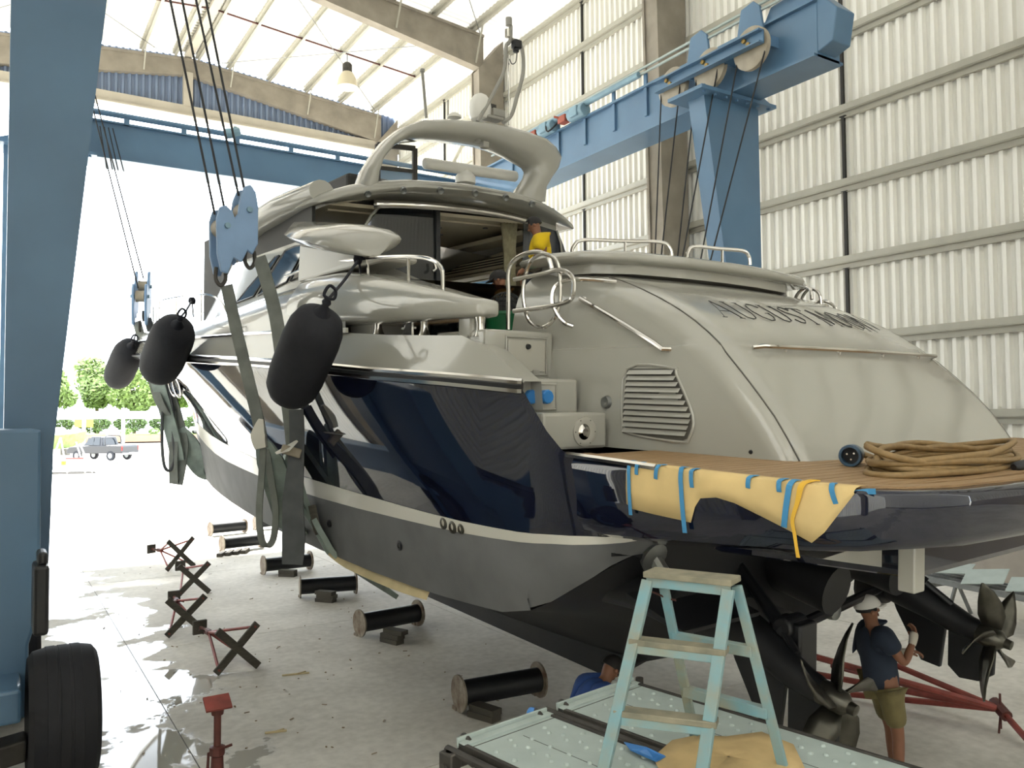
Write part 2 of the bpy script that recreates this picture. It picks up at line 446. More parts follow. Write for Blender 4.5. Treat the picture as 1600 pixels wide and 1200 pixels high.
# purlins along the hall
p0 = None
xs = [XR - 0.45, XR + 0.45, 8.3, 10.0, 11.65, 13.25, 14.85]
xs += [2 * XR - x for x in xs[2:]]
for i in range(len(frames) - 1):
    for x in xs:
        if p0 is None: p0 = zed(9.4).build('purlin', 'girt', ceil, smooth=0); g = p0
        else: g = dup(p0, ceil)
        g.location = (x, (frames[i] + frames[i+1]) / 2, ztop(x) + 0.17)
    y = (frames[i] + frames[i+1]) / 2
    for s in (-1, 1):
        MB().bar((XR, y, ztop(XR) + 0.1), (XR + s * 8.3, y, ztop(XR + 8.3) + 0.1), 0.05, 0.05).build('sag_bar', 'rust', ceil, smooth=0)
    for x in (8.3, 11.65, 14.85, 4.9, 1.55):      # fly braces from purlin to rafter
        MB().bar((x, frames[i+1] - 0.22, zbot(x) + 0.1), (x, frames[i+1] - 0.75, ztop(x) + 0.08), 0.05, 0.05).build('fly_brace', 'girt', ceil, smooth=0)
    for s in (-1, 1):
        MB().tube([(XR + s * 1.0, frames[i] + 0.4, ztop(XR) - 0.05), (XR + s * 8.4, frames[i+1] - 0.3, ztop(15) - 0.05)], 0.016, 5).build('bracing_rod', 'steel_dull', ceil)
        MB().tube([(XR + s * 8.4, frames[i] + 0.4, ztop(15) - 0.05), (XR + s * 1.0, frames[i+1] - 0.3, ztop(XR) - 0.05)], 0.016, 5).build('bracing_rod', 'steel_dull', ceil)
# ridge girder double
MB().box((XR, (Y0 + Y1) / 2, 18.42), (0.3, Y1 - Y0, 0.16)).build('ridge_beam', 'conc2', ceil, smooth=0)

# far end: open doorway with lintel, gable sheet and ridge post
wf = struct(MB().box((6.6, 35.3, 16.12), (19, 0.34, 0.4)).build('wall_far', 'conc2', smooth=0))
MB().box((6.6, 35.3, 15.89), (19, 0.55, 0.07)).build('lintel_lip', 'conc2', wf, smooth=0)
for k in range(19):
    x = -2.9 + k
    za, zb = ztop(x) + 0.2, ztop(x + 1) + 0.2
    m = MB()
    rows = [[(x + y, 35.42 - d, 16.3) for y, d in prof], [(x + y, 35.42 - d, za + (zb - za) * y) for y, d in prof]]
    m.grid(rows).build('gable_sheet', 'gable', wf, smooth=0)
MB().box((XR, 35.2, 17.0), (0.36, 0.3, 1.4)).build('ridge_post', 'conc2', wf, smooth=0)

# high bay lamp
t = root('high_bay_lamp', 'high bay lamp with a pale bell shade hanging from the roof by the door', 'lamp', (11.75, 30.5, 16.55))
MB().lathe([(0.42, 0), (0.40, 0.12), (0.34, 0.36), (0.24, 0.56), (0.17, 0.62)], n=24).build('lamp_shade', 'lampsh', t, solid=0.012)
MB().lathe([(0.16, 0.6), (0.19, 0.64), (0.19, 0.92), (0.12, 1.0), (0.04, 1.02)], n=20).build('ballast_housing', 'galvdk', t)
MB().tube([(0, 0, 1.0), (0, 0, 1.2), (0.0, 0, 1.38)], 0.018, 6).build('hook', 'steel_dull', t)
bulb = mat('lit_lamp_bulb', 'fff2c8', 0.4)
bulb.node_tree.nodes['Principled BSDF'].inputs['Emission Color'].default_value = (1, 0.85, 0.6, 1)
bulb.node_tree.nodes['Principled BSDF'].inputs['Emission Strength'].default_value = 2
MB().lathe([(0.001, 0.04), (0.1, 0.08), (0.13, 0.18), (0.09, 0.36), (0.06, 0.6)], n=14).build('bulb', bulb, t)

# ================================================================ TRAVEL LIFT
TL = root('travel_lift', 'blue travel lift gantry straddling the yacht, with cable sheaves along its beams', 'gantry crane', (6.55, 13, 0))
TLI = Matrix.Translation((-6.55, -13, 0))
def tl(m, name, ma='blue', parent=None, **k):
    m.V = [TLI @ v for v in m.V]
    return m.build(name, ma, parent or TL, **k)
def leg(s, ya, yb):
    """box leg that narrows downwards on its inner side; s=+1 right, -1 left"""
    def X(x): return x if s > 0 else 13.1 - x
    m = MB(); P = []
    for z, xi in ((0.9, 12.55), (3.0, 12.5), (9.5, 11.46 if s > 0 else 11.9)):
        P.append([(X(xi), ya, z), (X(13.0), ya, z), (X(13.0), yb, z), (X(xi), yb, z)])
    m.loft(P, True, True)
    lg = tl(m, 'leg', smooth=20)
    f = MB().box((X(12.2), (ya + yb) / 2, 9.52), (2.1, yb - ya + 0.5, 0.07))
    for k in range(7):
        f.cyl((X(11.3 + 0.3 * k), ya - 0.16, 9.44), (X(11.3 + 0.3 * k), ya - 0.16, 9.6), 0.035, n=6)
    f.prism([(X(12.2), ya - 0.2, 9.55), (X(13.2), ya - 0.2, 9.55), (X(12.2), ya - 0.2, 9.95)], (0, 0.04, 0))
    tl(f, 'flange_plate', parent=None)
    return lg
for s in (1, -1):
    leg(s, 11.0, 11.42); leg(s, 21.2, 21.65)
    def X(x): return x if s > 0 else 13.1 - x
    # top beam
    tl(MB().box((X(12.4), 15.6, 10.08), (0.62, 13.4, 1.0)).box((X(12.4), 15.6, 9.6), (0.8, 13.4, 0.05)).box((X(12.4), 15.6, 10.58), (0.8, 13.4, 0.05)), 'top_beam', smooth=0)
    m = MB().prism([(X(12.1), 8.95, 9.65), (X(12.1), 8.6, 9.75), (X(12.1), 8.5, 10.3), (X(12.1), 9.1, 10.95), (X(12.1), 9.9, 10.9), (X(12.1), 10.1, 10.58)], (0.5 * s, 0, 0))
    tl(m, 'beam_end_bracket', smooth=0, bevel=0.02)
    tl(MB().box((X(12.35), 8.75, 10.98), (0.45, 0.5, 0.12)).cyl((X(12.35), 8.75, 11.0), (X(12.35), 8.75, 11.12), 0.15), 'beam_end_cap', 'galvdk')
    # channel carrying three rope sheaves on the inner face
    m = MB().box((X(11.62), 11.05, 10.14), (0.03, 2.75, 0.22))
    for z in (10.25, 10.03): m.box((X(11.56), 11.05, z), (0.14, 2.75, 0.03))
    for y in (9.75, 10.7, 11.6, 12.35): m.box((X(11.86), y, 10.14), (0.5, 0.06, 0.2))
    tl(m, 'sheave_channel', smooth=0)
    for y in (12.1, 11.08, 10.05):
        c = (X(11.74), y, 10.08)
        tl(MB().lathe([(0.08, -0.06), (0.36, -0.06), (0.40, -0.045), (0.35, 0), (0.40, 0.045), (0.36, 0.06), (0.08, 0.06)], c, (1, 0, 0), 28), 'sheave', 'sheave')
        b = MB()
        for q in (-0.05, 0.05):
            b.cyl((X(11.62), y + q, 10.15 + q), (X(11.56), y + q, 10.15 + q), 0.045, n=6)
        tl(b, 'sheave_bolt', 'brass')
    for y in (11.62, 10.28):
        m = MB().prism([(X(11.95), y - 0.32, 10.5), (X(11.95), y - 0.25, 10.95), (X(11.95), y - 0.1, 11.1), (X(11.95), y + 0.2, 11.05), (X(11.95), y + 0.32, 10.5)], (0.06 * s, 0, 0))
        tl(m, 'rope_anchor_plate', smooth=0, bevel=0.015)
    for y in (13.3, 14.4, 15.5, 16.6, 17.7, 18.8):
        tl(MB().box((X(12.06), y, 10.4), (0.05, 0.09, 0.95)), 'stiffener', smooth=0)
    # hydraulic drive along the beam top
    for q in (0.0, 0.12):
        tl(MB().tube([(X(12.0), 8.9, 11.0 - q), (X(12.0), 12.4, 11.0 - q), (X(12.0), 19.8, 10.95 - q)], 0.03, 6), 'hydraulic_pipe', 'galv')
    tl(MB().cyl((X(11.95), 13.4, 10.86), (X(11.95), 17.7, 10.86), 0.07, n=10), 'hydraulic_ram', 'blue2')
    for y in (15.6, 16.9):
        tl(MB().cyl((X(11.93), y - 0.3, 10.72), (X(11.93), y + 0.3, 10.72), 0.16, n=12).box((X(11.9), y, 10.72), (0.3, 0.3, 0.24)), 'hydraulic_motor', 'blue2', bevel=0.02)
        tl(MB().box((X(11.88), y + 0.5, 10.7), (0.22, 0.3, 0.18)).cyl((X(11.88), y + 0.5, 10.7), (X(11.7), y + 0.7, 10.8), 0.03), 'control_valve', 'red', bevel=0.02)
        tl(MB().tube(curve([(X(11.85), y + 0.7, 10.7), (X(11.7), y + 0.95, 10.5), (X(11.8), y + 1.2, 10.75), (X(11.9), y + 1.4, 10.8)], 5), 0.022, 6), 'hydraulic_hose', 'black_pl')
    # bottom beam, wheels
    tl(MB().box((X(12.9), 16.2, 1.15), (0.3, 10.6, 0.75)), 'bottom_beam', smooth=0, bevel=0.03)
    if s < 0: tl(MB().box((X(12.97), 9.9, 0.75), (0.24, 2.6, 0.3)), 'wheel_bogie', smooth=0, bevel=0.03)
    for y in ((8.63, 10.9, 20.6, 24.0) if s < 0 else (11.6, 14.0, 20.6, 23.0)):
        xw = 0.57 if y == 8.63 else X(12.9)
        ty = MB().lathe([(0.34, -0.24), (0.53, -0.28), (0.585, -0.24), (0.61, -0.13), (0.61, 0.13), (0.585, 0.24), (0.53, 0.28), (0.34, 0.24)], (xw - 6.55, y - 13, 0.615), (1, 0, 0), 36, closed=True)
        for g in (-0.1, 0.0, 0.1):
            ty.lathe([(0.603, g - 0.042), (0.615, g - 0.038), (0.615, g + 0.038), (0.603, g + 0.042)], (xw - 6.55, y - 13, 0.615), (1, 0, 0), 36)
        ty = ty.build('wheel', 'tyre', TL)
        MB().lathe([(0.05, -0.16), (0.22, -0.16), (0.35, -0.23), (0.35, 0.23), (0.22, 0.13), (0.05, 0.13)], (xw - 6.55, y - 13, 0.615), (1, 0, 0), 28).build('wheel_rim', 'blue', ty)
# wheel carrier plates beside the near left wheel
m = MB().prism([(-0.35, 9.2, 3.22), (0.40, 9.2, 3.22), (0.41, 9.2, 1.47), (0.32, 9.2, 1.15), (0.32, 9.2, 0.46), (-0.35, 9.2, 0.38)], (0, 1.8, 0))
tl(m, 'wheel_carrier', smooth=0, bevel=0.03)
tl(MB().prism([(-0.35, 8.8, 0.30), (0.3, 8.8, 0.38), (0.3, 8.8, 0.18), (-0.35, 8.8, 0.08)], (0, 0.3, 0)), 'axle_bracket', 'galvdk', smooth=0, bevel=0.02)
m = MB().prism([(-0.6, 7.6, 9.9), (0.74, 7.6, 9.9), (0.5, 7.6, 4.5), (0.45, 7.6, 2.9), (-0.35, 7.6, 2.9)], (0, 0.4, 0))
tl(MB().box((0.37, 8.35, 1.75), (0.12, 0.4, 0.6)).box((0.38, 8.35, 2.1), (0.08, 0.3, 0.12)), 'control_box', 'black_pl', smooth=0, bevel=0.03)
# cross beam over the bow end with its handrail-like service pipe
tl(MB().box((6.55, 21.65, 9.98), (11.4, 0.75, 0.86)).box((6.55, 21.65, 10.42), (11.4, 0.9, 0.04)).box((6.55, 21.65, 9.55), (11.4, 0.9, 0.04)), 'cross_beam', smooth=0)
tl(MB().tube([(0.8, 21.25, 10.62), (12.2, 21.25, 10.62)], 0.07, 8), 'service_pipe', 'blue')
for x in (1.2, 2.6, 3.9, 5.2, 6.6, 7.9):
    tl(MB().box((x, 21.25, 10.5), (0.12, 0.08, 0.2)), 'pipe_clip', 'blue', smooth=0)
tl(MB().cyl((4.9, 21.25, 10.62), (5.25, 21.25, 10.72), 0.13, n=10).cyl((5.15, 21.25, 10.62), (5.15, 21.25, 10.85), 0.05, n=8), 'pipe_valve', 'blue2')
for k in range(4):
    tl(MB().tube([(2.0 + 0.09 * k, 21.0, 10.2), (2.16 + 0.12 * k, 21.0, 9.2)], 0.014, 5), 'wire_rope', 'wire')
# wire ropes from the right sheaves down to the hidden block on the yacht's far side
for a, b in (((11.7, 11.87, 10.07), (10.75, 11.75, 5.0)), ((11.7, 12.43, 10.07), (10.95, 12.0, 5.0)), ((11.7, 10.85, 10.02), (10.8, 11.35, 5.0)), ((11.7, 11.41, 10.02), (11.0, 11.55, 5.0)), ((11.7, 10.37, 9.9), (10.9, 10.95, 5.0)), ((11.7, 9.72, 9.9), (10.7, 10.6, 5.0))):
    tl(MB().tube([a, b], 0.016, 6), 'wire_rope', 'wire')

def hook_block(name, label, c, w, h, ropes, rz, n_r=0.013, grp='hook blocks of the travel lift'):
    t = root(name, label, 'pulley block', c, rz, grp)
    m = MB()
    def cheek(y):
        prof2 = [(-0.5, -0.32), (-0.52, 0.22), (-0.44, 0.40), (-0.3, 0.44), (-0.14, 0.36), (-0.08, 0.26), (0.0, 0.34), (0.06, 0.62), (0.16, 0.78), (0.3, 0.82), (0.44, 0.72), (0.5, 0.5), (0.5, -0.1), (0.36, -0.28), (0.24, -0.22), (0.1, -0.42), (-0.1, -0.36), (-0.24, -0.62), (-0.4, -0.6)]
        return MB().prism([(x * w, y, z * h) for x, z in prof2], (0, 0.05, 0)).build('cheek_plate', 'hookblue', t, smooth=0, bevel=0.012)
    cheek(-0.14); cheek(0.10)
    for x, z in ((-0.27, 0.12), (0.27, 0.42)):
        MB().lathe([(0.04, -0.08), (0.2 * w + 0.02, -0.08), (0.22 * w, 0), (0.2 * w + 0.02, 0.08), (0.04, 0.08)], (x * w, 0, z * h), (0, 1, 0), 20).build('sheave', 'sheave', t)
        MB().cyl((x * w, -0.17, z * h), (x * w, 0.19, z * h), 0.05 * w + 0.01, n=8).build('sheave_pin', 'blue2', t)
    for x, z in ((-0.32, -0.62), (0.4, -0.3)):
        MB().tube(curve([(x * w - 0.05, 0, z * h + 0.08), (x * w - 0.055, 0, z * h - 0.05), (x * w, 0, z * h - 0.12), (x * w + 0.055, 0, z * h - 0.05), (x * w + 0.05, 0, z * h + 0.08)], 4), 0.022, 6).build('shackle', 'galvdk', t)
    inv = (Matrix.Translation(c) @ Matrix.Rotation(rz, 4, 'Z')).inverted()
    for a, b in ropes:
        MB().tube([inv @ Vector(a), inv @ Vector(b)], n_r, 6).build('wire_rope', 'wire', t)
    return t
hook_block('hook_block', 'hazy pale blue hook block on four wire ropes above the large hanging fender', (2.27, 9.4, 5.37), 0.46, 0.72,
    [((1.16, 9.4, 9.9), (2.06, 9.4, 5.6)), ((1.30, 9.4, 9.9), (2.18, 9.4, 5.6)), ((1.42, 9.4, 9.9), (2.32, 9.4, 5.85)), ((1.56, 9.4, 9.9), (2.40, 9.4, 5.85))], 0.1)
hook_block('hook_block', 'hazy pale blue hook block seen edge-on over the farther pair of slings', (2.52, 18, 5.72), 0.5, 0.8,
    [((1.5, 18, 9.9), (2.45, 18, 6.0)), ((1.6, 18, 9.9), (2.55, 18, 6.2))], 1.25)

# ================================================================ THE YACHT (local axes: u starboard, v forward, w up from the swim platform)
YM = Matrix([[0.99755,-0.06969,-0.00684,6.02817],[0.06930,0.99655,-0.04557,5.15711],[0.00999,0.04498,0.99894,3.06898],[0.00000,0.00000,0.00000,1.00000]])
YT = root('motor_yacht', 'white motor yacht with a glossy navy hull hanging in slings inside the shed', 'boat', mw=YM)
def yp(name, m, ma, parent=None, **k): return m.build(name, ma, parent or YT, **k)

RUB = [(0.22, 2.64, .48), (1, 2.80, .53), (2, 2.92, .575), (4, 3.0, .68), (7, 3.04, .79), (10, 3.02, .88), (13, 2.80, .98), (15.5, 2.3, 1.07), (17.5, 1.55, 1.15), (19, .75, 1.22), (20, .05, 1.30)]
STT = [(-.6, 2.58, -.55), (.2, 2.66, -.62), (1.3, 2.66, -.655), (4.2, 2.66, -.62), (8, 2.45, -.48), (11, 2.05, -.3), (14, 1.4, -.08), (16.5, .75, .12), (18.7, .04, .3)]
STB = [(-.6, 2.56, -.60), (.2, 2.64, -.70), (1.3, 2.64, -.765), (4.2, 2.62, -.82), (8, 2.4, -.76), (11, 1.98, -.6), (14, 1.3, -.36), (16.5, .65, -.12), (18.6, .035, .1)]
CHN = [(-.6, 2.42, -.66), (-.35, 2.5, -.95), (0, 2.52, -1.13), (.6, 2.52, -1.34), (2.5, 2.52, -1.45), (5, 2.46, -1.48), (8, 2.2, -1.5), (11, 1.8, -1.48), (14, 1.15, -1.3), (16.4, .5, -.95), (17.9, .03, -.5)]
KEL = [(-.6, 0, -1.5), (.6, 0, -2.1), (1.6, 0, -2.5), (5, 0, -2.6), (9, 0, -2.55), (12, 0, -2.4), (14.5, 0, -1.95), (16.5, 0, -1.3), (17.8, 0, -.6)]
vs = [.22, .6, 1, 1.5, 2, 3, 4, 5, 6, 7, 8, 9, 10, 11, 12, 13, 14, 15, 16, 17, 17.8, 18.4]
def at(tab, v, s):
    q = (v - .22) / (18.4 - .22)               # station fraction, mapped to each curve's own bow end
    a, b = (.22, tab[-1][0]); vv = a + q * (b - a)
    return (s * interp(tab, vv, 1), vv, interp(tab, vv, 2))
def lerp(a, b, t): return tuple(x + (y - x) * t for x, y in zip(a, b))
def band(name, ta, tb, ma, aft, bulge=0.0, n=8, off=0.0, fl=None):
    m = MB()
    for s in (-1, 1):
        rows = []
        cols = [(tuple((p[0] * s,) + p[1:]), tuple((q[0] * s,) + q[1:])) for p, q in aft] + [(at(ta, v, s), at(tb, v, s)) for v in vs]
        for k in range(n + 1):
            t = k / n
            row = []
            for i, (a, b) in enumerate(cols):
                p = lerp(a, b, t); v = p[1]
                bl = bulge * math.sin(math.pi * t) * max(0, 1 - max(0, v - 5) / 7) - (0 if fl is None else fl * math.sin(math.pi * t) * max(0, min(1, (v - 8) / 5)))
                row.append((p[0] + s * (bl + off), p[1], p[2]))
            rows.append(row)
        m.grid(rows)
    return yp(name, m, ma, smooth=50, merge=True)
# navy topsides; aft of the rub rail the sheer sweeps down to the platform and the side wraps round the quarter
aft_navy = [((2.0, -.60, -.03), (2.0, -.62, -.55)), ((2.35, -.58, -.03), (2.35, -.62, -.55)), ((2.52, -.50, -.03), (2.50, -.59, -.55)), ((2.60, -.40, -.02), (2.58, -.50, -.55)),
            ((2.64, -.28, .03), (2.62, -.36, -.565)), ((2.655, -.12, .16), (2.65, -.15, -.585)), ((2.655, .05, .33), (2.66, .03, -.605))]
band('navy_topside', RUB, STT, 'navy', aft_navy, 0.03, 10, fl=0.28)
aft_b = [((2.0, -.62, -.55), (2.0, -.62, -.60)), ((2.35, -.62, -.55), (2.35, -.62, -.60)), ((2.50, -.59, -.55), (2.5, -.585, -.60)), ((2.58, -.5, -.55), (2.57, -.5, -.61)), ((2.62, -.36, -.565), (2.61, -.36, -.63)), ((2.65, -.15, -.585), (2.63, -.15, -.655)), ((2.66, .03, -.605), (2.64, .03, -.68))]
band('boot_stripe', STT, STB, 'boot', aft_b, 0, 2, 0.004)
aft_c = [((2.0, -.62, -.60), (1.9, -.55, -.72)), ((2.35, -.62, -.60), (2.2, -.55, -.72)), ((2.5, -.585, -.60), (2.36, -.5, -.78)), ((2.57, -.5, -.61), (2.43, -.38, -.88)), ((2.61, -.36, -.63), (2.47, -.2, -1.0)), ((2.63, -.15, -.655), (2.5, 0, -1.13)), ((2.64, .03, -.68), (2.51, .25, -1.23))]
band('antifouled_side', STB, [(.22, 2.52, -1.24)] + CHN[3:], 'anti', aft_c, 0.03, 6)
# bottom below the chine
m = MB()
for s in (-1, 1):
    rows = []
    C2 = [(.22, 2.52, -1.24)] + CHN[3:]; K2 = [(.22, 0, -1.95)] + KEL[1:]
    cols = [((2.2 * s, -.55, -.72), (0, -.55, -1.52)), ((2.43 * s, -.38, -.88), (0, -.4, -1.6)), ((2.5 * s, 0, -1.13), (0, 0, -1.82))] + [(at(C2, v, s), at(K2, v, s)) for v in vs]
    for k in range(7):
        t = k / 6
        rows.append([(lambda p: (p[0], p[1], p[2] + 0.12 * math.sin(math.pi * t)))(lerp(a, b, t)) for a, b in cols])
    m.grid(rows)
yp('hull_bottom', m, 'black', merge=True, smooth=50)
m = MB().add([(-2.42, -.56, -.03), (2.42, -.56, -.03), (2.42, -.56, -.7), (2.2, -.55, -.72), (0, -.55, -1.53), (-2.2, -.55, -.72), (-2.42, -.56, -.7)], [(0, 1, 2, 3, 4, 5, 6)])
yp('transom', m, 'black', smooth=0)
yp('keel_skeg', MB().prism([(-.06, 1.2, -2.3), (-.06, 1.9, -2.78), (-.06, 7.5, -2.72), (-.06, 8.5, -2.4)], (.12, 0, 0)), 'black', smooth=0)
# rub rail: two stainless strips with a dark core
for dz, r_, ma, nm in ((.035, .028, 'steel', 'rub_rail_strip'), (-.03, .03, 'steel', 'rub_rail_strip'), (0.0, .035, 'black_pl', 'rub_rail')):
    for s in (-1, 1):
        pts = [(lambda p: (p[0] + s * .015, p[1], p[2] + dz))(at(RUB, v, s)) for v in vs + [18.9, 19.4]][:len(vs)]
        e = at(RUB, .22, s)
        yp(nm, MB().tube([(e[0], e[1] - .02, e[2] + dz)] + pts, r_, 6), ma)
# white topsides above the rub rail
SHL = [(.22, 2.60, .52), (1.0, 2.62, .90), (2, 2.75, .94), (2.9, 2.84, 1.0), (4, 2.9, 1.06), (7, 2.95, 1.12), (10, 2.92, 1.18), (13, 2.68, 1.26), (15.5, 2.18, 1.33), (17.5, 1.44, 1.4), (19, .68, 1.46), (20.1, .05, 1.52)]
DKE = [(2.9, 2.35, 1.60), (4, 2.3, 1.70), (5.2, 2.28, 1.70), (6.5, 2.3, 1.62), (8, 2.45, 1.47), (10, 2.55, 1.44), (13, 2.4, 1.5), (15.5, 1.95, 1.56), (17.5, 1.25, 1.62), (19, .55, 1.68), (20.1, .04, 1.72)]
m = MB()
for s in (-1, 1):
    cols = [(at(RUB, v, s), at(SHL, v, s)) for v in vs]
    m.grid([[lerp(a, b, k / 5) for a, b in cols] for k in range(6)])
    for v in (0,):
        a = at(SHL, .22, s)
    top = [at(SHL, v, s) for v in vs if v < 3.2]
    m.grid([top, [(p[0] - s * .16, p[1], p[2] + .0) for p in top]])
    # inner face of the bulwark down to the cockpit sole
    m.grid([[(p[0] - s * .16, p[1], p[2]) for p in top], [(p[0] - s * .18, p[1], min(p[2], .3)) for p in top]])
yp('white_bulwark', m, 'gel', smooth=40, merge=True)
vf = [2.9, 3.3, 4, 5, 6, 7, 8, 9.5, 11, 13, 15, 16.5, 17.8, 19, 19.8]
m = MB()
for s in (-1, 1):
    rows = []
    for k in range(9):
        t = k / 8
        row = []
        for v in vf:
            a = (s * interp(SHL, v, 1), v, interp(SHL, v, 2)); b = (s * interp(DKE, v, 1), v, interp(DKE, v, 2))
            p = lerp(a, b, t); h = b[2] - a[2]
            row.append((p[0] + s * .16 * math.sin(math.pi * t) * min(1, h / .5), v, a[2] + h * math.sin(t * math.pi / 2)))
        rows.append(row)
    m.grid(rows)
m.grid([[(-interp(DKE, v, 1), v, interp(DKE, v, 2)) for v in vf], [(0, v, interp(DKE, v, 2) + .06) for v in vf], [(interp(DKE, v, 1), v, interp(DKE, v, 2)) for v in vf]])
yp('shoulder_moulding', m, 'gel', smooth=45, merge=True)
for s in (-1, 1):
    pts = [(s * (interp(SHL, v, 1) + .012), v, interp(SHL, v, 2)) for v in (2.95, 4, 5, 6, 7, 8, 9.5, 11, 13, 15, 17)]
    yp('side_trim_strip', MB().tube(pts, .022, 6), 'steel')

# padded coaming cap over the fairlead opening, port and starboard
def ring(v, u0, u1, wl, wt, s):
    """rounded section between inner u0 and outer u1"""
    c = []
    for k in range(24):
        a = 2 * math.pi * k / 24
        x = math.copysign(abs(math.cos(a)) ** .42, math.cos(a)); z = math.copysign(abs(math.sin(a)) ** .42, math.sin(a))
        zz = wl + (wt - wl) * (.5 + .5 * z)
        xx = (u0 + u1) / 2 + (u1 - u0) / 2 * x
        if x > 0 and z > 0: xx -= (u1 - u0) * .22 * z      # outer shoulder leans in
        c.append((s * xx, v, zz))
    return c
CAPS = [(.84, 2.42, 2.54, 1.08, 1.16), (.88, 2.38, 2.62, 1.06, 1.20), (1.05, 2.34, 2.68, 1.055, 1.235), (1.6, 2.25, 2.76, 1.05, 1.36), (2.2, 2.15, 2.84, 1.055, 1.49), (2.75, 2.05, 2.88, 1.07, 1.60), (3.4, 2.0, 2.92, 1.06, 1.70), (4.4, 2.0, 2.88, 1.08, 1.74)]
for s in (-1, 1):
    yp('coaming_cap', MB().loft([ring(v, a, b, c, d, s) for v, a, b, c, d in CAPS]), 'gel', smooth=60)
# fairlead posts in the opening
for s in (-1, 1):
    for v in (.95, 1.72, 2.45):
        u = s * interp(SHL, v, 1) - s * .10; w0 = interp(SHL, v, 2)
        yp('fairlead_post', MB().lathe([(.062, 0), (.05, .02), (.036, .06), (.036, .11), (.055, 1.08 - w0)], (u, v, w0), n=14), 'steel')
    yp('mooring_bollard', MB().lathe([(.05, 0), (.045, .1), (.06, .11), (.06, .125), (.04, .13)], (s * 2.55, 2.12, .945), n=14).box((s * 2.55, 2.12, 1.02), (.05, .2, .02)), 'steel')
    yp('coaming_pillar', MB().box((s * 2.5, 1.12, .98), (.14, .22, .2)), 'gel', smooth=0, bevel=.03)
    yp('coaming_pillar', MB().box((s * 2.5, 2.85, 1.03), (.4, .5, .16)), 'gel', smooth=0, bevel=.03)
    yp('fairlead_plate', MB().add([(s * 2.70, 1.78, .935), (s * 2.70, 1.98, .94), (s * 2.70, 1.86, 1.05), (s * 2.70, 1.78, 1.05)], [(0, 1, 2, 3)]), 'steel', solid=.02, smooth=0)
    yp('deck_light_strip', MB().box((s * 2.86, 3.0, 1.02), (.03, .35, .05)), 'boot', smooth=0)

# ---- portholes and hull fittings
for px, v, w in ((0, 9.3, .38), (0, 10.35, .38), (0, 11.5, .40), (0, 14.0, .46)):
    for s in (-1, 1):
        q = (v - .22) / (18.4 - .22); a = at(RUB, v, s); b = at(STT, v, s)
        t = max(0, min(1, (a[2] - w) / (a[2] - b[2])))
        p = lerp(a, b, t); fl_ = .28 * math.sin(math.pi * t) * max(0, min(1, (v - 8) / 5))
        bl = .03 * math.sin(math.pi * t) * max(0, 1 - max(0, v - 5) / 7)
        u = p[0] + s * (bl - fl_)
        f = yp('porthole', MB().lathe([(.15, -.03), (.19, 0), (.19, .025), (.15, .03)], (u + s * .025, p[1], w), (s, -.05, -.25), 20, closed=True), 'steel')
        yp('porthole_glass', MB().lathe([(.001, .012), (.155, .012)], (u + s * .025, p[1], w), (s, -.05, -.25), 20), 'glassdark', f)
def fit(px, py, r_, name='through_hull_outlet'):
    pass
for (u, v, w, r_) in ((-2.66, (-2.66, 1.287, -0.769)[1], -.71, .055), (-2.66, (-2.66, 1.142, -0.78)[1], -.725, .055), (-2.66, (-2.66, 1.012, -0.781)[1], -.72, .045)):
    yp('through_hull_outlet', MB().lathe([(r_ * .6, -.02), (r_ * .62, .03), (r_, .02), (r_, 0)], (u + .02, v, w), (-1, 0, 0), 16).lathe([(.001, .004), (r_ * .62, .004)], (u + .02, v, w), (-1, 0, 0), 12), 'bronze')
for (px, v, w, r_) in ((0, (-2.6, 2.131, -1.049)[1], (-2.6, 2.131, -1.049)[2], .05), (0, (-2.6, 3.762, -1.078)[1], (-2.6, 3.762, -1.078)[2], .04)):
    yp('drain_flange', MB().lathe([(r_ * .5, .0), (r_ * .55, .03), (r_, .025), (r_ * 1.05, 0)], (-2.60, v, w), (-1, 0, 0), 16), 'black_pl')

# ---- swim platform
PLO = [(-2.60, -.30), (-2.66, -.7), (-2.69, -1.2), (-2.70, -1.8), (-2.68, -2.25), (-2.60, -2.52), (-2.40, -2.70), (-2.1, -2.80), (-1.4, -2.86), (-.7, -2.89), (0, -2.90)]
PLO = PLO + [(-u, v) for u, v in reversed(PLO[:-1])]
def inset(pl, d):
    out = []
    for i, (u, v) in enumerate(pl):
        a = pl[max(i-1, 0)]; b = pl[min(i+1, len(pl)-1)]
        t = Vector((b[0]-a[0], b[1]-a[1])).normalized(); n = Vector((-t.y, t.x))
        out.append((u + n.x * d, v + n.y * d))
    return out
def lowe(v): return -.29 - .22 * max(0, min(1, (v + 2.7) / 2.1))
SP = root  # placeholder
rows = []
for d, f in ((.10, 0.0), (.02, 0.0), (.0, .03), (-.015, .12), (-.015, .3), (-.005, .8), (.03, 1.0), (.12, 1.06), (.6, 1.25)):
    q = inset(PLO, d)
    rows.append([(u, v, -.005 if f == 0 else f * lowe(v0)) for (u, v), (u0, v0) in zip(q, PLO)])
m = MB().grid(rows)
e = rows[-1]
m.add(e, [tuple(range(len(e)))])
SPL = yp('swim_platform', m, 'navy', smooth=50)
q = inset(PLO, .085)
mb = MB().add([(u, v, -.006) for u, v in q], [tuple(range(len(q)))])
yp('deck_caulking', mb, 'caulk', SPL, smooth=0)
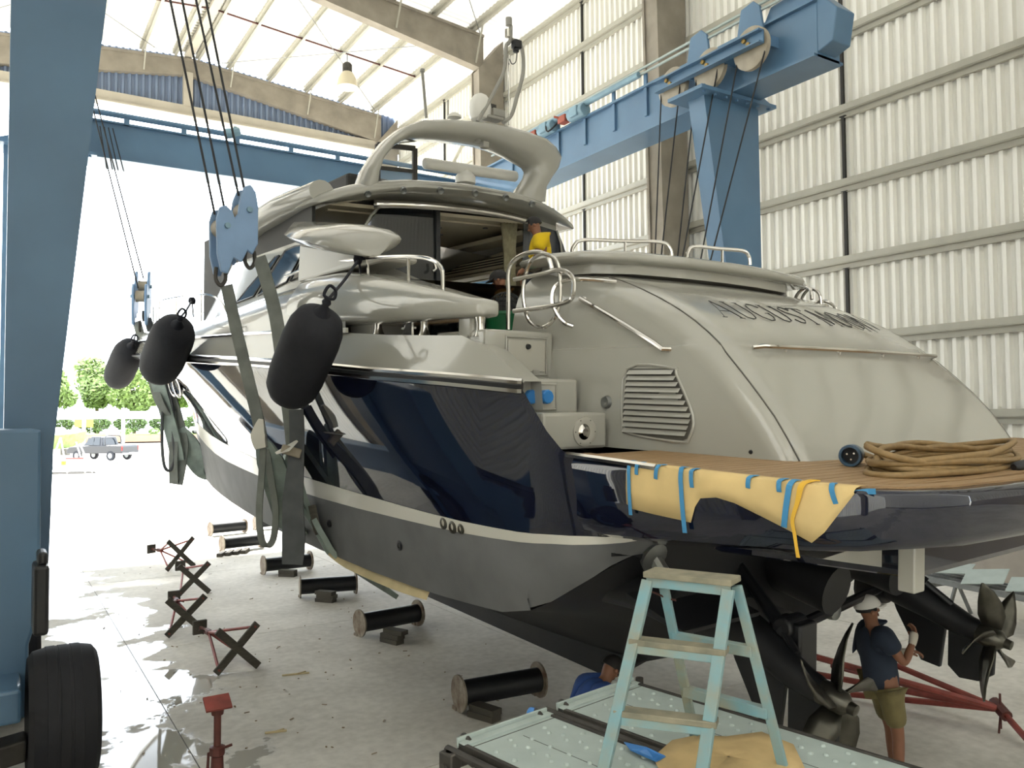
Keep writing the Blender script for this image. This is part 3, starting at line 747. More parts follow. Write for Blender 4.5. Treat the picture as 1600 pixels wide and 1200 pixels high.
# teak planks athwartships, cut to the platform outline, with a margin plank round the edge
def halfwidth(v):
    best = 0
    qq = inset(PLO, .20)
    for (a, b), (c, d) in zip(qq[:-1], qq[1:]):
        if a <= 0 and min(b, d) <= v <= max(b, d) and abs(d - b) > 1e-6:
            best = max(best, -(a + (c - a) * (v - b) / (d - b)))
    return best
v = -.30
while v > -2.66:
    h0, h1 = halfwidth(v - .003), halfwidth(v - .087)
    if h0 > .2 and h1 > .2:
        g = .010
        yp('teak_plank', MB().prism([(-h0, v - .002, -.005), (h0, v - .002, -.005), (h1, v - .088 + g * .4, -.005), (-h1, v - .088 + g * .4, -.005)], (0, 0, .012)), 'teak', SPL, smooth=0)
    v -= .09
qa, qb = inset(PLO, .09), inset(PLO, .188)
n = len(qa)
for i0 in range(0, n - 1, 4):
    i1 = min(i0 + 4, n - 1)
    pl = [(u, v, -.004) for u, v in qa[i0:i1+1]] + [(u, v, -.004) for u, v in reversed(qb[i0:i1+1])]
    yp('margin_plank', MB().prism(pl, (0, 0, .012)), 'teak', SPL, smooth=0)
yp('chrome_edge_strip', MB().tube([(-2.63, -.32, .005), (-2.68, -.8, .005), (-2.705, -1.25, .0)], .022, 6), 'steel', SPL)
# lift arms and trim gear under the platform
yp('platform_lift_body', MB().prism([(-1.9, -1.0, -.35), (1.9, -1.0, -.35), (1.9, -2.3, -.33), (-1.6, -2.3, -.33)], (0, 0, -.3)), 'navy', smooth=0, bevel=.05)
yp('platform_bracket', MB().prism([(-2.43, -2.2, -.42), (-1.83, -2.2, -.38), (-1.83, -2.2, -.54)], (0, .35, 0)), 'gel2', smooth=0)
yp('platform_bracket', MB().box((-1.842, -2.38, -0.504), (.115, .1, .27)), 'gel2', smooth=0, bevel=.01)

# ---- surface drives, fins and propellers
for s in (-1, 1):
    D = yp('surface_drive', MB().tube(curve([(s * 1.15, -.5, -1.30), (s * 1.17, -.9, -1.44), (s * 1.2, -1.2, -1.57), (s * 1.2, -1.42, -1.64)], 4), [.17, .17, .165, .16, .15, .14, .13, .125, .12, .11, .10, .10, .09], 14), 'black')
    yp('drive_collar', MB().lathe([(.30, 0), (.32, .04), (.26, .16), (.22, .22)], (s * 1.15, -.46, -1.29), (0, -1, -.28), 20), 'black', D)
    f1 = [(1.2, -0.593, -1.384), (1.2, -1.147, -1.579), (1.2, -1.137, -1.697), (1.2, -1.095, -2.04), (1.2, -0.92, -2.019), (1.2, -0.684, -1.61)]
    f2 = [(1.2, -1.165, -1.661), (1.2, -1.163, -1.998), (1.2, -1.264, -2.084), (1.2, -1.427, -2.069), (1.2, -1.547, -1.983), (1.2, -1.564, -1.673)]
    for f in (f1, f2):
        yp('drive_fin', MB().prism([(s * p[0] - .025, p[1], p[2]) for p in f], (.05, 0, 0)), 'black', D, smooth=0, bevel=.01)
    PR = yp('propeller', MB().lathe([(.09, 0), (.095, .06), (.08, .18), (.045, .22), (.04, .27), (.001, .28)], (s * 1.2, -1.42, -1.64), (0, -1, -.2), 18), 'bronze')
    for k in range(5):
        a = 2 * math.pi * k / 5 + .3
        rows = []
        for i, rr in enumerate((.08, .2, .32, .42, .5)):
            ch = (.07, .11, .10, .065, .01)[i]; tw = (1.0, .85, .7, .6, .5)[i]; sk = (0, .02, .06, .12, .2)[i]
            row = []
            for j in (-1, -.3, .3, 1):
                du = ch * j * math.cos(tw) + sk * s; dv = ch * j * math.sin(tw) * s
                row.append((s * 1.2 + math.cos(a) * rr - math.sin(a) * du, -1.53 + dv, -1.665 + math.sin(a) * rr + math.cos(a) * du))
            rows.append(row)
        yp('propeller_blade', MB().grid(rows), 'bronze', PR, smooth=60, solid=.014)
    yp('hydraulic_ram', MB().cyl((s * .95, -.5, -.95), (s * 1.1, -1.0, -1.28), .05, n=10).cyl((s * 1.1, -1.0, -1.28), (s * 1.17, -1.2, -1.44), .03, n=8), 'black_pl', D)
    if s < 0: yp('steering_bracket', MB().box((s * 1.0, -1.05, -1.5), (.22, .28, .5)).cyl((s * .9, -1.05, -1.3), (s * 1.15, -1.05, -1.3), .09, n=10), 'black_pl', D, bevel=.02)
    yp('trim_tab', MB().box((s * 1.9, -.85, -1.05), (.8, .55, .03), Matrix.Rotation(.25, 3, 'X')), 'black', smooth=0)
    yp('exhaust_pipe', MB().tube(curve([(s * .45, -.5, -1.0), (s * .5, -.85, -1.05), (s * .5, -1.1, -1.1)], 4), .2, 18), 'black')
    yp('exhaust_pipe', MB().tube(curve([(s * 1.9, .4, -1.1), (s * 1.9, -.3, -1.05), (s * 1.9, -.75, -1.1)], 4), .16, 18), 'black')
yp('tie_bar', MB().cyl((-1.15, -1.06, -1.33), (1.05, -.6, -1.40), .045, n=10), 'black_pl')
yp('tie_bar_joint', MB().lathe([(.04, -.06), (.075, -.04), (.08, 0), (.075, .04), (.04, .06)], (-.18, -.86, -1.36), (0, 1, 0), 16), 'steel_dull')
for a, b in (((-2.0, -.55, -.75), (-1.75, -.75, -1.25)),):
    yp('trim_ram', MB().lathe([(.001, -.03), (.1, -.02), (.12, .03), (.05, .05)], a, (0, -1, -.4), 16).cyl(a, b, .06, n=10), 'steel_dull')

# ---- transom hood (garage) : plan rows at successive heights
HV = [(0, -1.66), (.29, -1.46), (.53, -1.24), (.7, -1.06), (.82, -.93), (.99, -.70), (1.14, -.44), (1.3, -.08), (1.42, .26), (1.5, .58), (1.55, .85)]
HH = [(0, 1.66), (.4, 1.66), (.82, 1.62), (1.14, 1.60), (1.3, 1.56), (1.42, 1.5), (1.5, 1.42), (1.55, 1.34)]      # half width at the aft corners
HF = [(0, 2.0), (.6, 1.95), (.95, 1.9), (1.3, 1.84), (1.55, 1.7)]                                       # half width at v = 2.0
HR = [(0, .22), (.6, .28), (.9, .34), (1.2, .42), (1.45, .5), (1.55, .5)]
def hood_aft(u, w):   # v of the aft face
    h = interp(HH, w, 1)
    return interp(HV, w, 1) + .10 * (u / h) ** 2
def hood_side(v, w):  # half width of the side
    va = interp(HV, w, 1) + .1; t = (v - va) / (2.0 - va); h0 = .018 if w < .805 else 0
    return h0 + interp(HH, w, 1) + (interp(HF, w, 1) - interp(HH, w, 1)) * t ** .8 if t > 0 else h0 + interp(HH, w, 1)
def hood_plan(w, off=0):
    R = interp(HR, w, 1); h = interp(HH, w, 1); va = interp(HV, w, 1) + .1
    P = []
    for k in range(9):
        v = 1.42 + (va + R - 1.42) * k / 9
        P.append((-hood_side(v, w), v))
    hs = hood_side(va + R, w)
    for k in range(9):
        a = math.pi / 2 * k / 8
        P.append((-hs + R * (1 - math.cos(a)), va + R - R * math.sin(a)))
    ue = hs - R
    for k in range(1, 12):
        u = -ue + 2 * ue * k / 12
        P.append((u, va - .1 * (1 - (u / ue) ** 2)))
    P += [(-u, v) for u, v in reversed(P[:18])]
    return P
hw_ = [0, .1, .2, .29, .4, .53, .62, .7, .76, .80, .81, .86, .92, .99, 1.07, 1.14, 1.22, 1.3, 1.36, 1.42, 1.46, 1.5, 1.55]
rows = [[(u, v, w) for u, v in hood_plan(w)] for w in hw_]
m = MB().grid(rows)
top = rows[-1]
m.add(top, [tuple(range(len(top)))])
HOOD = yp('transom_hood', m, 'gel', smooth=50)
# garage door seams
def hs(u, w, off=.004):
    return (u, hood_aft(u, w) - off, w)
for s in (-1, 1):
    pts = []
    for w in (.01, .15, .3, .45, .6, .75, .82, .9, 1.0, 1.1, 1.2, 1.3, 1.4, 1.46):
        R = interp(HR, w, 1); hsd = hood_side(interp(HV, w, 1) + .1 + R, w)
        a = .95
        pts.append((s * (hsd - R * (1 - math.cos(a)) + .003), interp(HV, w, 1) + .1 + R - R * math.sin(a) - .003, w))
    yp('garage_door_seam', MB().tube(pts, .006, 5), 'seam', HOOD)
# knuckle moulding and chrome rail across the door
pts = [(u, hood_aft(u, .80) - .05, .80) for u in [-1.25 + 2.62 * k / 16 for k in range(17)]]
yp('transom_handrail', MB().tube([(-1.32, hood_aft(-1.3, .79) + .0, .79)] + pts + [(1.42, hood_aft(1.4, .79) + .02, .79)], .019, 8), 'steel')
for u in (-1.0, -.33, .33, 1.0):
    yp('rail_bracket', MB().cyl((u, hood_aft(u, .8) - .05, .795), (u, hood_aft(u, .75) + .01, .765), .012, n=6), 'steel')
# lettering of the boat's name, laid as strokes on the door
G = {'A': [[(0, 0), (.5, 1)], [(.5, 1), (.95, 0)], [(.2, .38), (.75, .38)], [(-.1, 0), (.14, 0)], [(.8, 0), (1.1, 0)]],
     'U': [[(.1, 1), (.1, .35), (.2, .08), (.45, 0), (.7, .08), (.82, .35), (.82, 1)], [(-.03, 1), (.25, 1)], [(.7, 1), (.95, 1)]],
     'G': [[(.9, .8), (.7, .97), (.45, 1), (.15, .8), (.03, .5), (.15, .18), (.45, 0), (.72, .04), (.9, .2), (.9, .45)], [(.72, .45), (1.0, .45)]],
     'S': [[(.72, .8), (.6, .97), (.35, 1), (.12, .86), (.14, .64), (.4, .52), (.66, .38), (.7, .16), (.45, 0), (.2, .03), (.05, .2)]],
     'T': [[(.45, 0), (.45, 1)], [(0, .88), (.03, 1), (.87, 1), (.9, .88)], [(.32, 0), (.58, 0)]],
     'M': [[(.08, 0), (.15, 1)], [(.15, 1), (.55, .1)], [(.55, .1), (.95, 1)], [(.95, 1), (1.02, 0)], [(0, 0), (.2, 0)], [(.9, 0), (1.14, 0)]],
     'O': [[(.5, 1), (.2, .85), (.05, .5), (.2, .15), (.5, 0), (.8, .15), (.95, .5), (.8, .85), (.5, 1)]],
     'N': [[(.1, 0), (.1, 1)], [(.1, 1), (.85, 0)], [(.85, 0), (.85, 1)], [(0, 1), (.12, 1)], [(0, 0), (.22, 0)], [(.73, 1), (.97, 1)]]}
adv = {'A': 1.12, 'U': 1.05, 'G': 1.12, 'S': .86, 'T': .98, 'M': 1.25, 'O': 1.1, 'N': 1.08, ' ': .35}
x = 0; glyphs = []
for ch in 'AUGUST MOON':
    glyphs.append((ch, x)); x += adv[ch]
tot = x; Wd = 2.30; wb, wt_ = 1.045, 1.205
def onhood(x, y):
    uu = -1.22 + Wd * x / tot + .05 * y
    ww = wb + (wt_ - wb) * y
    return (uu, hood_aft(uu, ww) - .004, ww)
for ch, x0 in glyphs:
    if ch == ' ': continue
    m = MB()
    for i, st in enumerate(G[ch]):
        st2 = []
        for a, b in zip(st[:-1], st[1:]):
            st2 += [lerp(a, b, k / 3) for k in range(3)]
        st2.append(st[-1])
        m.tube([onhood(x0 + px, py) for px, py in st2], .0042 if (i == 1 and ch in 'A') or len(st) > 4 or (ch == 'M' and i == 1) or (ch in 'NT' and i == 0) else .0026, 5)
    yp('name_letter', m, 'ink', HOOD, smooth=0)
# louvred intake on the port and starboard hood sides
for s in (-1, 1):
    def sd(v, w, o=.0): return (s * (hood_side(v, w) + o), v, w)
    fr = [sd(-.06, .63, .006), sd(-.5, .63, .006), sd(-.54, .58, .006), sd(-.72, .28, .006), sd(-.70, .12, .006), sd(-.62, .085, .006), sd(-.14, .12, .006), sd(-.06, .2, .006)]
    LV = yp('intake_grille', MB().add([(p[0] + 0 * s, p[1], p[2]) for p in fr], [tuple(range(8))]), 'seam', solid=.008, smooth=0)
    yp('grille_rim', MB().tube(curve(fr, 4, True), .012, 6, closed=True), 'gel', LV)
    for k in range(11):
        w = .60 - .0455 * k
        v1 = -.51 - (.60 - w) * .62 if w > .27 else -.715 + (.27 - w) * .3
        v0 = -.08
        yp('louvre', MB().add([sd(v0, w + .018, .012), sd(v1, w + .018, .012), sd(v1, w - .014, .034), sd(v0, w - .014, .034), sd(v1, w - .018, .012), sd(v0, w - .018, .012)], [(0, 1, 2, 3), (3, 2, 4, 5)]), 'gel', LV, smooth=0)
# hood side handrails
for s in (-1, 1):
    p = [(s * (hood_side(v, w) + .05), v, w) for v, w in ((.57, 1.24), (.28, 1.11), (-.02, .97), (-.30, .83), (-.41, .775))]
    yp('hood_handrail', MB().tube([(p[0][0] - s * .05, p[0][1], p[0][2])] + p + [(p[-1][0] - s * .06, p[-1][1] - .02, p[-1][2])], .021, 8), 'steel')
    p = [(s * (hood_side(.35, 1.4) + .0), .35, 1.38), (s * 1.86, .5, 1.39), (s * 1.93, .66, 1.35), (s * 1.96, .68, 1.22), (s * 1.96, .62, 1.1), (s * 1.93, .55, 1.02), (s * 1.88, .5, .99)]
    yp('curved_grab_rail', MB().tube(curve(p, 5), .019, 8), 'steel')
yp('deck_socket', MB().lathe([(.001, .02), (.03, .03), (.045, .03), (.055, .0)], (-hood_side(.12, .36) - .0, .12, .36), (-1, 0, 0), 16), 'steel_dull')
yp('drain_cap', MB().lathe([(.001, .012), (.012, .01), (.016, 0)], (-hood_side(-1.2, .05), -1.2, .05), (-1, -.2, 0), 10), 'black_pl')
# sun pad lid on top of the hood
LDP = [(-1.5, 1.62), (-1.74, 1.42), (-1.8, 1.0), (-1.66, .66), (-1.3, .44), (-.6, .33), (0, .30), (.6, .33), (1.3, .44), (1.66, .66), (1.82, 1.0), (1.78, 1.42), (1.5, 1.62)]
def lid(d, w): return [(u * (1 - d), 1.2 + (v - 1.2) * (1 - d), w) for u, v in LDP]
m = MB().loft([lid(.06, 1.585), lid(.0, 1.60), lid(-.012, 1.63), lid(.0, 1.66), lid(.06, 1.69), lid(.3, 1.73), lid(.7, 1.75)], True, True)
yp('sunpad_lid', m, 'gel', smooth=60)
yp('lid_plinth', MB().loft([lid(.13, 1.50), lid(.13, 1.60)], True, True), 'gel2', smooth=40)
def hoop(a, b, h, mids, name='lid_rail'):
    a = Vector(a); b = Vector(b); up = Vector((0, 0, h))
    d = (b - a)
    pts = curve([a, a + up * .6 + d * .02, a + up + d * .12, (a + b) / 2 + up, b + up - d * .12, b + up * .6 - d * .02, b], 6)
    o = yp(name, MB().tube(pts, .018, 8), 'steel')
    for t in mids:
        p = a + d * t
        yp('rail_stanchion', MB().cyl(p, p + up, .014, n=6), 'steel', o)
hoop((-1.495, 0.979, 1.68), (-0.684, 0.492, 1.68), .15, (.53,))
hoop((-0.521, 0.457, 1.68), (0.192, 0.282, 1.68), .13, (.55,))
# steps on the port and starboard quarters
for s in (-1, 1):
    def bx(u0, u1, v0, v1, w0, w1, nm, bev=.025):
        return yp(nm, MB().box((s * (u0 + u1) / 2, (v0 + v1) / 2, (w0 + w1) / 2), (abs(u1 - u0), abs(v1 - v0), abs(w1 - w0))), 'gel', smooth=0, bevel=bev)
    st1 = bx(1.93, 2.58, 0.02, .6, 0.0, .285, 'lower_step')
    st2 = bx(1.93, 2.56, .37, 1.1, .0, .545, 'middle_step')
    lk = bx(1.83, 2.56, .82, 1.6, .0, .955, 'locker')
    yp('step_lamp_rim', MB().lathe([(.06, .0), (.115, .0), (.115, .014), (.085, .02), (.06, .012)], (s * 2.17, .02, .135), (0, -1, 0), 24), 'gel2', st1)
    yp('step_lamp', MB().lathe([(.001, .035), (.03, .035), (.045, .02), (.065, .012), (.07, .0)], (s * 2.185, .02, .135), (0, -1, 0), 20), 'steel', st1)
    for k in range(6):
        a = k * math.pi / 3
        yp('rim_screw', MB().lathe([(.001, .004), (.006, .003), (.007, 0)], (s * 2.17 + .1 * math.cos(a), .005, .135 + .1 * math.sin(a)), (0, -1, 0), 6), 'seam', st1)
    yp('socket_recess', MB().box((s * 2.36, .366, .40), (.36, .012, .2)), 'gel2', st2, smooth=0, bevel=.005)
    yp('socket_rim', MB().tube([(s * 2.18, .36, .5), (s * 2.54, .36, .5), (s * 2.54, .36, .3), (s * 2.18, .36, .3)], .012, 6, closed=True), 'gel', st2)
    for u in (2.29, 2.45):
        yp('blue_socket_cap', MB().lathe([(.001, .05), (.05, .05), (.058, .04), (.058, .0)], (s * u, .36, .40), (0, -1, 0), 10), 'cap', st2, smooth=20)
    dr = yp('locker_door', MB().box((s * 2.13, .815, .74), (.40, .014, .27)), 'gel2', lk, smooth=0, bevel=.006)
    yp('locker_door_frame', MB().tube([(s * 1.91, .815, .90), (s * 2.35, .815, .90), (s * 2.35, .815, .58), (s * 1.91, .815, .58)], .014, 6, closed=True), 'gel', lk)
    yp('locker_latch', MB().lathe([(.001, .02), (.02, .02), (.026, .0)], (s * 2.12, .808, .82), (0, -1, 0), 12), 'black_pl', lk)
    for u in (2.03, 2.22):
        yp('locker_hinge', MB().box((s * u, .806, .60), (.07, .01, .045)), 'grey_pl', lk, smooth=0)
    yp('quarter_fill', MB().box((s * 2.52, .95, .28), (.16, 1.2, .5)), 'gel', smooth=0)
# boarding gate of bent tube beside the hood, port and starboard
for s in (-1, 1):
    g = lambda u, v, w: (s * u, v, w)
    GT = yp('boarding_gate_rail', MB().tube(curve([g(2.12, 1.10, .98), g(2.12, 1.10, 1.3), g(2.12, 1.10, 1.5), g(2.09, 1.04, 1.6), g(2.02, .9, 1.65), g(1.95, .78, 1.62), g(1.92, .74, 1.5)], 5), .02, 8), 'steel')
    yp('gate_loop', MB().tube(curve([g(2.1, 1.05, 1.42), g(2.0, .80, 1.45), g(1.95, .60, 1.47), g(1.93, .46, 1.40), g(1.93, .44, 1.28), g(1.93, .50, 1.2), g(2.0, .72, 1.16), g(2.1, 1.05, 1.14)], 5), .02, 8), 'steel', GT)
    yp('gate_loop', MB().tube(curve([g(2.04, .98, 1.4), g(2.02, .92, 1.56), g(1.98, .80, 1.63), g(1.94, .66, 1.56), g(1.93, .62, 1.4), g(1.93, .62, 1.2), g(1.95, .68, 1.05), g(1.98, .80, .99), g(2.02, .92, 1.05), g(2.04, .98, 1.22)], 5, True), .018, 8, closed=True), 'steel', GT)

# ---- cockpit, side deck rails
yp('cockpit_sole', MB().box((0, 3.7, .9), (4.4, 4.4, .08)), 'teak', smooth=0)
yp('cockpit_seat', MB().box((.4, 2.2, 1.12), (2.3, .5, .42)), 'gel2', smooth=0, bevel=.05)
for s in (-1, 1):
    pts = [(-s * p[0], p[1], p[2]) for p in ((-2.5, 5.448, 1.849), (-2.5, 4.349, 1.883), (-2.5, 3.31, 1.822), (-2.5, 2.735, 1.775), (-2.5, 2.206, 1.719), (-2.5, 1.819, 1.649), (-2.5, 1.624, 1.551), (-2.5, 1.589, 1.431), (-2.5, 1.586, 1.268))]
    RL = yp('cockpit_rail', MB().tube(curve(pts, 6), .02, 8), 'steel')
    for a, b in (((-2.5, 3.112, 1.806), (-2.5, 3.077, 1.593)), ((-2.5, 2.231, 1.722), (-2.5, 2.212, 1.416))):
        yp('rail_stanchion', MB().cyl((-s * a[0], a[1], a[2]), (-s * b[0], b[1], b[2]), .016, n=6), 'steel', RL)
    # bow rail
    pts = [(s * (interp(DKE, v, 1) - .12), v, interp(DKE, v, 2) + h) for v, h in ((8.2, .02), (8.8, .4), (10, .55), (13, .62), (16, .68), (18, .72), (19.3, .75))]
    BR = yp('bow_rail', MB().tube(curve(pts, 4), .018, 6), 'steel')
    for v in (9.5, 11.2, 13, 14.8, 16.4, 18):
        yp('rail_stanchion', MB().cyl((s * (interp(DKE, v, 1) - .12), v, interp(DKE, v, 2)), (s * (interp(DKE, v, 1) - .12), v, interp(DKE, v, 2) + .6), .013, n=6), 'steel', BR)
yp('low_glass_panel', MB().add([(.35, 4.6, 1.0), (-.75, 4.75, 1.0), (-.75, 4.75, 1.62), (.35, 4.6, 1.68)], [(0, 1, 2, 3)]), 'glassdark', solid=.012, smooth=0)
yp('glass_panel_rail', MB().bar((-.78, 4.75, 1.64), (.38, 4.6, 1.70), .05, .04), 'black_pl', smooth=0)

# ---- deckhouse sides with windows
def dh(v, s, w):    # deckhouse side leaning inwards
    return (s * (2.30 - .30 * (w - 1.6) - max(0, v - 9) * .16), v, w)
vv = [3.6, 4.4, 5.2, 6, 7, 8, 9, 10, 11, 12]
def dtop(v): return interp([(3.6, 1.78), (4.4, 2.1), (5.6, 2.62), (7.5, 2.72), (9, 2.5), (10.5, 2.05), (12, 1.55)], v, 1)
m = MB()
m.grid([[dh(v, -1, 1.45) for v in vv], [dh(v, -1, (1.45 + dtop(v)) / 2) for v in vv], [dh(v, -1, dtop(v)) for v in vv]])
m.grid([[dh(v, 1, 1.45) for v in vv], [dh(v, 1, min(1.8, dtop(v) - .05)) for v in vv]])
m.grid([[dh(v, 1, dtop(v) - .12) for v in vv], [dh(v, 1, dtop(v)) for v in vv]])
m.grid([[dh(v, -1, dtop(v)) for v in vv[4:]], [(0, v, dtop(v) + .12) for v in vv[4:]], [dh(v, 1, dtop(v)) for v in vv[4:]]])
yp('deckhouse_side', m, 'gel', smooth=40)
for s in (-1, 1):
    for pl in () if s > 0 else ([(8.1, 1.72), (7.75, 1.92), (6.9, 2.32), (6.75, 2.32), (7.15, 1.95), (7.35, 1.76)], [(7.15, 1.76), (6.95, 1.98), (6.55, 2.36), (6.2, 2.38), (5.75, 2.34), (6.1, 1.86)], [(5.95, 1.86), (5.65, 2.32), (5.3, 2.25), (4.9, 2.08), (5.3, 1.93)]):
        W = yp('side_window', MB().add([(lambda p: (p[0] + s * .012, p[1], p[2]))(dh(v, s, w)) for v, w in pl], [tuple(range(len(pl)))]), 'glassdark', solid=.01, smooth=0)
        yp('window_frame', MB().tube([(lambda p: (p[0] + s * .015, p[1], p[2]))(dh(v, s, w)) for v, w in pl], .014, 5, closed=True), 'black_pl', W)

# ---- aft bulkhead, saloon interior
TILT = Matrix.Translation((0, 5.2, 3.0)) @ Matrix.Rotation(-.045, 4, 'Y') @ Matrix.Translation((0, -5.2, -3.0))
def MT():
    m = MB(); m.X = TILT; return m
VB = 5.6
yp('sliding_glass_door', MB().add([(-1.04, 5.6, 3.009), (-1.351, 5.6, 2.584), (-1.399, 5.6, 1.622), (-0.143, 5.6, 1.708), (-0.159, 5.6, 3.103)], [(0, 1, 2, 3, 4)]), 'glass', solid=.012, smooth=0)
yp('door_jamb', MB().bar((-0.161, 5.58, 3.137), (-0.132, 5.58, 1.613), .07, .06, (0, 1, 0)), 'black_pl', smooth=0)
yp('door_jamb', MB().bar((-0.365, 5.75, 3.1), (-0.447, 5.75, 1.793), .05, .05, (0, 1, 0)), 'black_pl', smooth=0)
yp('bulkhead_edge_trim', MB().tube([(-1.046, 5.55, 3.017), (-1.242, 5.55, 2.821), (-1.376, 5.55, 2.574), (-1.43, 5.55, 2.233)], .02, 6), 'gel')
yp('starboard_glass', MB().add([(1.453, 5.6, 3.091), (2.169, 5.6, 3.003), (2.367, 5.6, 2.623), (2.377, 5.6, 1.881), (1.431, 5.6, 1.816)], [(0, 1, 2, 3, 4)]), 'glassdark', solid=.012, smooth=0)
yp('glass_edge_trim', MB().tube([(2.116, 5.57, 3.013), (2.201, 5.57, 2.813), (2.26, 5.57, 2.503)], .018, 6), 'gel')
yp('door_handle', MB().tube(curve([(-0.253, 5.5, 2.253), (-0.232, 5.48, 2.159), (-0.285, 5.48, 2.117)], 4), .022, 8), 'steel')
# curtain in folds
m = MB(); rows = []
for t in (0, .25, .5, .75, 1):
    row = []
    for k in range(25):
        x = k / 24
        wdt = .30 - .12 * math.sin(math.pi * min(1, t * 1.1)); c0 = 1.27 + .05 * t
        row.append((c0 + wdt * (x - .5), 5.75 + .04 * math.sin(x * 30), 3.08 - 1.7 * t))
    rows.append(row)
yp('curtain', m.grid(rows), 'curtain', smooth=60)
# saloon lining
yp('saloon_ceiling', MT().box((.1, 8.2, 3.02), (4.0, 5.0, .05)).box((.1, 6.0, 2.985), (3.6, .05, .03)), 'cream', smooth=0)
yp('saloon_floor', MB().box((0, 8.2, 1.0), (4.2, 5.0, .05)), 'dark', smooth=0)
yp('saloon_front', MB().box((0, 10.6, 1.5), (3.2, .05, 1.0)), 'cream', smooth=0)
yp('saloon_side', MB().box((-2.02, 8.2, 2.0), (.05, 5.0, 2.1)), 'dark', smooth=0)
yp('saloon_side', MB().box((2.02, 8.2, 1.45), (.05, 5.0, .8)).box((2.02, 8.2, 2.72), (.05, 5.0, .7)).box((2.02, 6.7, 2.1), (.05, 1.0, .7)).box((2.02, 10.0, 2.1), (.05, 1.2, .7)), 'cream', smooth=0)
AG = yp('air_vent', MB().box((1.9, 7.9, 2.62), (.12, 3.2, .24)), 'cream', smooth=0, bevel=.02)
for k in range(4):
    yp('vent_slot', MB().box((1.835, 7.8, 2.70 - .045 * k), (.012, 2.9, .018)), 'dark', AG, smooth=0)
yp('valance', MB().box((1.75, 8, 2.93), (.5, 4.6, .08)).box((1.85, 8, 2.42), (.3, 4.6, .06)), 'cream', smooth=0, bevel=.02)
yp('saloon_cabinet', MB().box((.35, 7.6, 1.65), (.3, .5, 1.3)).box((.35, 7.6, 2.35), (.18, .4, .1)), 'cream', smooth=0, bevel=.03)
for u, v in ((.5, 6.6), (.9, 7.2), (.2, 7.6), (1.2, 6.3)):
    yp('ceiling_downlight', MT().lathe([(.001, 0), (.03, .0), (.045, -.008), (.045, .01)], (u, v, 2.99), (0, 0, 1), 12), 'steel_dull')

# ---- flybridge overhang (roof) with downlights and mirror trim
HWF = [(5.05, 2.0), (5.4, 2.16), (6, 2.22), (8, 2.1), (10, 1.7), (11.5, 1.1)]
def roof_pts(top):
    rows = []
    for i in range(21):
        x = -1 + i / 10
        row = []
        for j in range(15):
            row.append(None)
        rows.append(row)
    return rows
RS = []
for v in (5.6, 6, 7, 8, 9, 10, 11.3):
    h = interp(HWF, v, 1); z0 = 3.13 - max(0, v - 8) ** 2 * .06
    sec = []
    for k in range(28):
        a = 2 * math.pi * k / 28
        x = math.copysign(abs(math.cos(a)) ** .6, math.cos(a)); z = math.sin(a)
        u = h * x
        sag = .30 * abs(x) ** 2.6
        th = .16 if z > 0 else .11
        sec.append((u, v, z0 + .14 - sag + th * math.copysign(abs(z) ** .8, z)))
    RS.append(sec)
# rounded aft nose
nose = []
for q in (0.0, .35, .65, .88, .98):
    c = math.sqrt(max(0, 1 - q * q)); h = interp(HWF, 5.6, 1)
    sec = []
    for k in range(28):
        a = 2 * math.pi * k / 28
        x = math.copysign(abs(math.cos(a)) ** .6, math.cos(a)); z = math.sin(a)
        bow = .5 * (1 - abs(x) ** 2.2)
        u = h * x * (1 - .05 * (1 - c) * abs(x))
        sec.append((u, 5.6 - q * (.12 + .0) - bow * q, 3.27 - .30 * abs(x) ** 2.6 + (.16 if z > 0 else .11) * math.copysign(abs(z) ** .8, z) * max(c, .12)))
    nose.append(sec)
m = MT().loft([[((u * 1.1 if u > 0 else u) + .07, v, w) for u, v, w in sec] for sec in list(reversed(nose[1:])) + RS], True, True)
FB = yp('flybridge_overhang', m, 'gel', smooth=60)
for p in ((-1.442, 5.25, 3.031), (-1.019, 5.03, 3.096), (-0.475, 4.96, 3.164), (0.102, 4.96, 3.214), (0.659, 4.98, 3.233), (1.204, 5.05, 3.227), (1.811, 5.3, 3.232)):
    yp('overhang_downlight', MB().lathe([(.001, .008), (.026, .0), (.045, -.012), (.05, .03)], p, (0, .8, .6), 14), 'steel_dull', FB)
rows = []
for w in (3.10, 2.99):
    rows.append([(u, 5.42 - .12 * (1 - (u / 1.8) ** 2), w - .14 * abs(u / 1.9) ** 2.4) for u in [-1.3 + 2.9 * k / 20 for k in range(21)]])
yp('mirror_trim', MT().grid(rows), 'steel', smooth=60, solid=.01)
